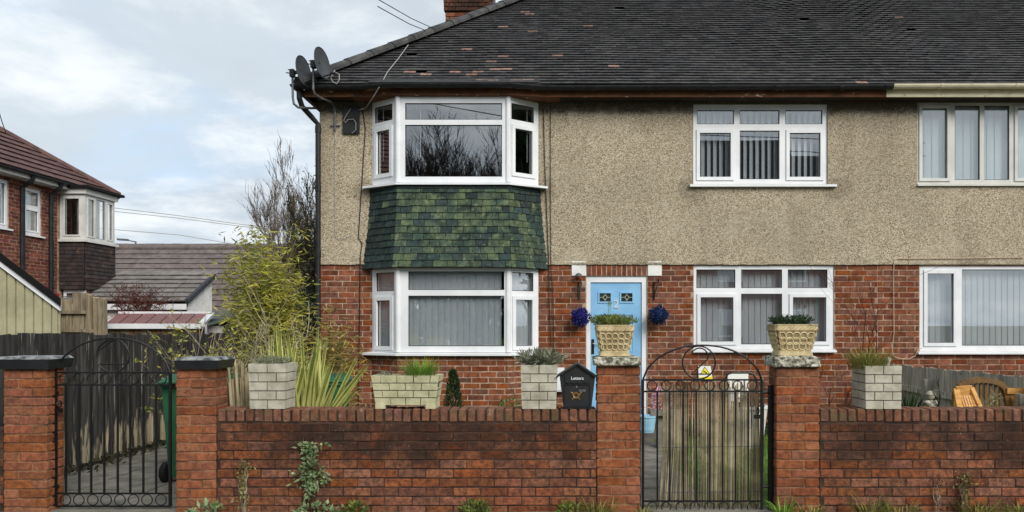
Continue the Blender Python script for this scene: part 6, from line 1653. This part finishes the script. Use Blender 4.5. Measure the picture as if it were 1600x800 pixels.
# leaf litter along the fence foot
mb = MB()
for i in range(900):
    y = R.uniform(6.6, 11.5); mb.leaf((fx + .03 + abs(R.gauss(0, .12)), y, .02 + R.uniform(0, .05)), V((R.gauss(0, 1), R.gauss(0, 1), R.gauss(.1, .3))), .06, .03)
mb.build('leaf_litter', M('litter', lin(58, 56, 34), lin(32, 30, 22), sc=9, rand=.4, rough=.9), kind='stuff')
mb = MB()
for i in range(900):
    x, y = R.uniform(-3.2, -.2), R.uniform(6.5, 10.2); leafy(mb, (x, y, .06), .12, .12, .08, 4, .06, .03)
for i in range(500):
    x, y = R.uniform(1.3, 4.4), R.uniform(9.9, 10.7); leafy(mb, (x, y, .08), .12, .12, .12, 4, .07, .03)
mb.build('ground_cover', darkg, kind='stuff')

# ================================================================ across the road (seen mirrored in the upstairs glass)
for k, (px, top, D, sd, lab) in enumerate(((600, 232, 17, 51, 'bare tree across the road mirrored at the left of the bay glass'), (695, 196, 15, 52, 'tall bare tree across the road mirrored in the middle of the bay glass'), (650, 216, 18.5, 61, 'bare tree across the road mirrored between the left and middle trees'), (738, 214, 19, 62, 'bare tree across the road mirrored between the middle and right trees'), (765, 206, 16, 53, 'bare tree across the road mirrored at the right of the bay glass'))):
    Yv = 2*10.48 + D; x = (px-VX)*Yv/F; h = (HZ-top)*Yv/F + H
    twig_tree('bare_tree', lab, (x, -D, 0), 11, h*.92, .55, barkdk, 4, sd, .10, 'tree', 'bare trees across the road', upright=.66, minr=.013, kids=(4, 6))
twig_tree('bare_tree', 'bare tree across the road mirrored low behind the other trees', (-5.4, -20, 0), 6, 6.5, .7, barkdk, 4, 54, .12, 'tree', 'bare trees across the road', upright=.6, minr=.03, kids=(4, 5))
bt_ = thing('added_evergreen_tree', 'invented dense evergreen down the street, added to darken the right bay pane', 'tree', (19, 4, 0))  # made-up tree out of view, added to darken the right bay pane's reflection
MB().tube([(19, 4, 0), (19, 4, 6), (19, 4, 13)], [.35, .22, .05], 8).build('trunk', barkdk, bt_)
mb = MB()
for k in range(26):
    zz1 = R.uniform(2.5, 15); w_ = 3.4*(1 - zz1/19); leafy(mb, (19 + R.gauss(0, w_*.45), 4 + R.gauss(0, w_*.5), zz1), 1.9, 2.1, 1.5, 230, .55, .3)
mb.build('crown', darkg, bt_, kind='stuff')
hd_ = MB()
for i in range(5200):
    x = R.uniform(-15, -1.2); z = R.uniform(0, 2.4 + .5*math.sin(x*1.1)); hd_.leaf((x, -16 + R.uniform(-.6, .6), z), V((R.gauss(0, .6), R.gauss(0, .6), 1)), .5, .16)
tag(hd_.build('hedge', darkg, None), 'tall dark hedge across the road mirrored in the windows', 'hedge')
oh = thing('house', 'plain brick house across the road mirrored in the right upstairs window', 'house', (8, -14, 0))
D = 13.0; Yv = 2*YH + D
rx0, rx1 = (1085-VX)*Yv/F, (1250-VX)*Yv/F
zrid = H + (HZ-219)*(Yv+3.5)/F; zr2 = H + (HZ-262)*Yv/F
MB().box(rx0-4, rx1+2.5, -D-6, -D-.5, 0, 5.6).build('wall', brick_house, oh)
mb = MB(); mb.prism([V((rx0-5, -D, 5.7)), V((rx0-5, -D-7, 5.7)), V((rx0-5, -D-3.5, zrid))], (rx1-rx0+5.5, 0, 0))
mb.prism([V((rx1+.5, -D, 5.7)), V((rx1+.5, -D-7, 5.7)), V((rx1+.5, -D-3.5, zrid-.8))], (2.6, 0, 0)); mb.build('roof', rooftile, oh)
for xw in (rx0-2, rx0+1.2, rx0+4.2):
    for zw in (.9, 3.5): window(oh, (0, -D-.5, 0), V((-1, 0, 0)), YA, -xw-1.2, -xw, zw, zw+1.3, [(-xw-1.12, -xw-.08, zw+.08, zw+1.22, 0)], recess=-.03)
slm = thing('street_lamp', 'grey street lamp across the road mirrored in the right upstairs window', 'street lamp', ((1278-VX)*(2*YH+4.2)/F, -4.2, 0)); c = V(((1278-VX)*(2*YH+4.2)/F, -4.2, 0))
MB().tube([c, c + Z*6.0], [.07, .04], 8).build('column', steel, slm); MB().bar(c + Z*6.0, c + Z*6.05 + V((-.6, .1, 0)), .14, .08).build('lantern', steel, slm)
for k, (z, lab) in enumerate(((9.7, 'overhead wire across the road mirrored in the bay glass, higher'), (9.2, 'overhead wire across the road mirrored in the bay glass, lower'))):
    cable(lab, [V((-14, -6, z+2.0)), V((-4, -6, z+.2)), V((3, -6.2, z-1.0)), V((14, -7, z-1.2))], .018, cable_b, 'wire')
for o in list(S.objects):
    if o.type == 'EMPTY' and not o.children and o.parent is not None: bpy.data.objects.remove(o)
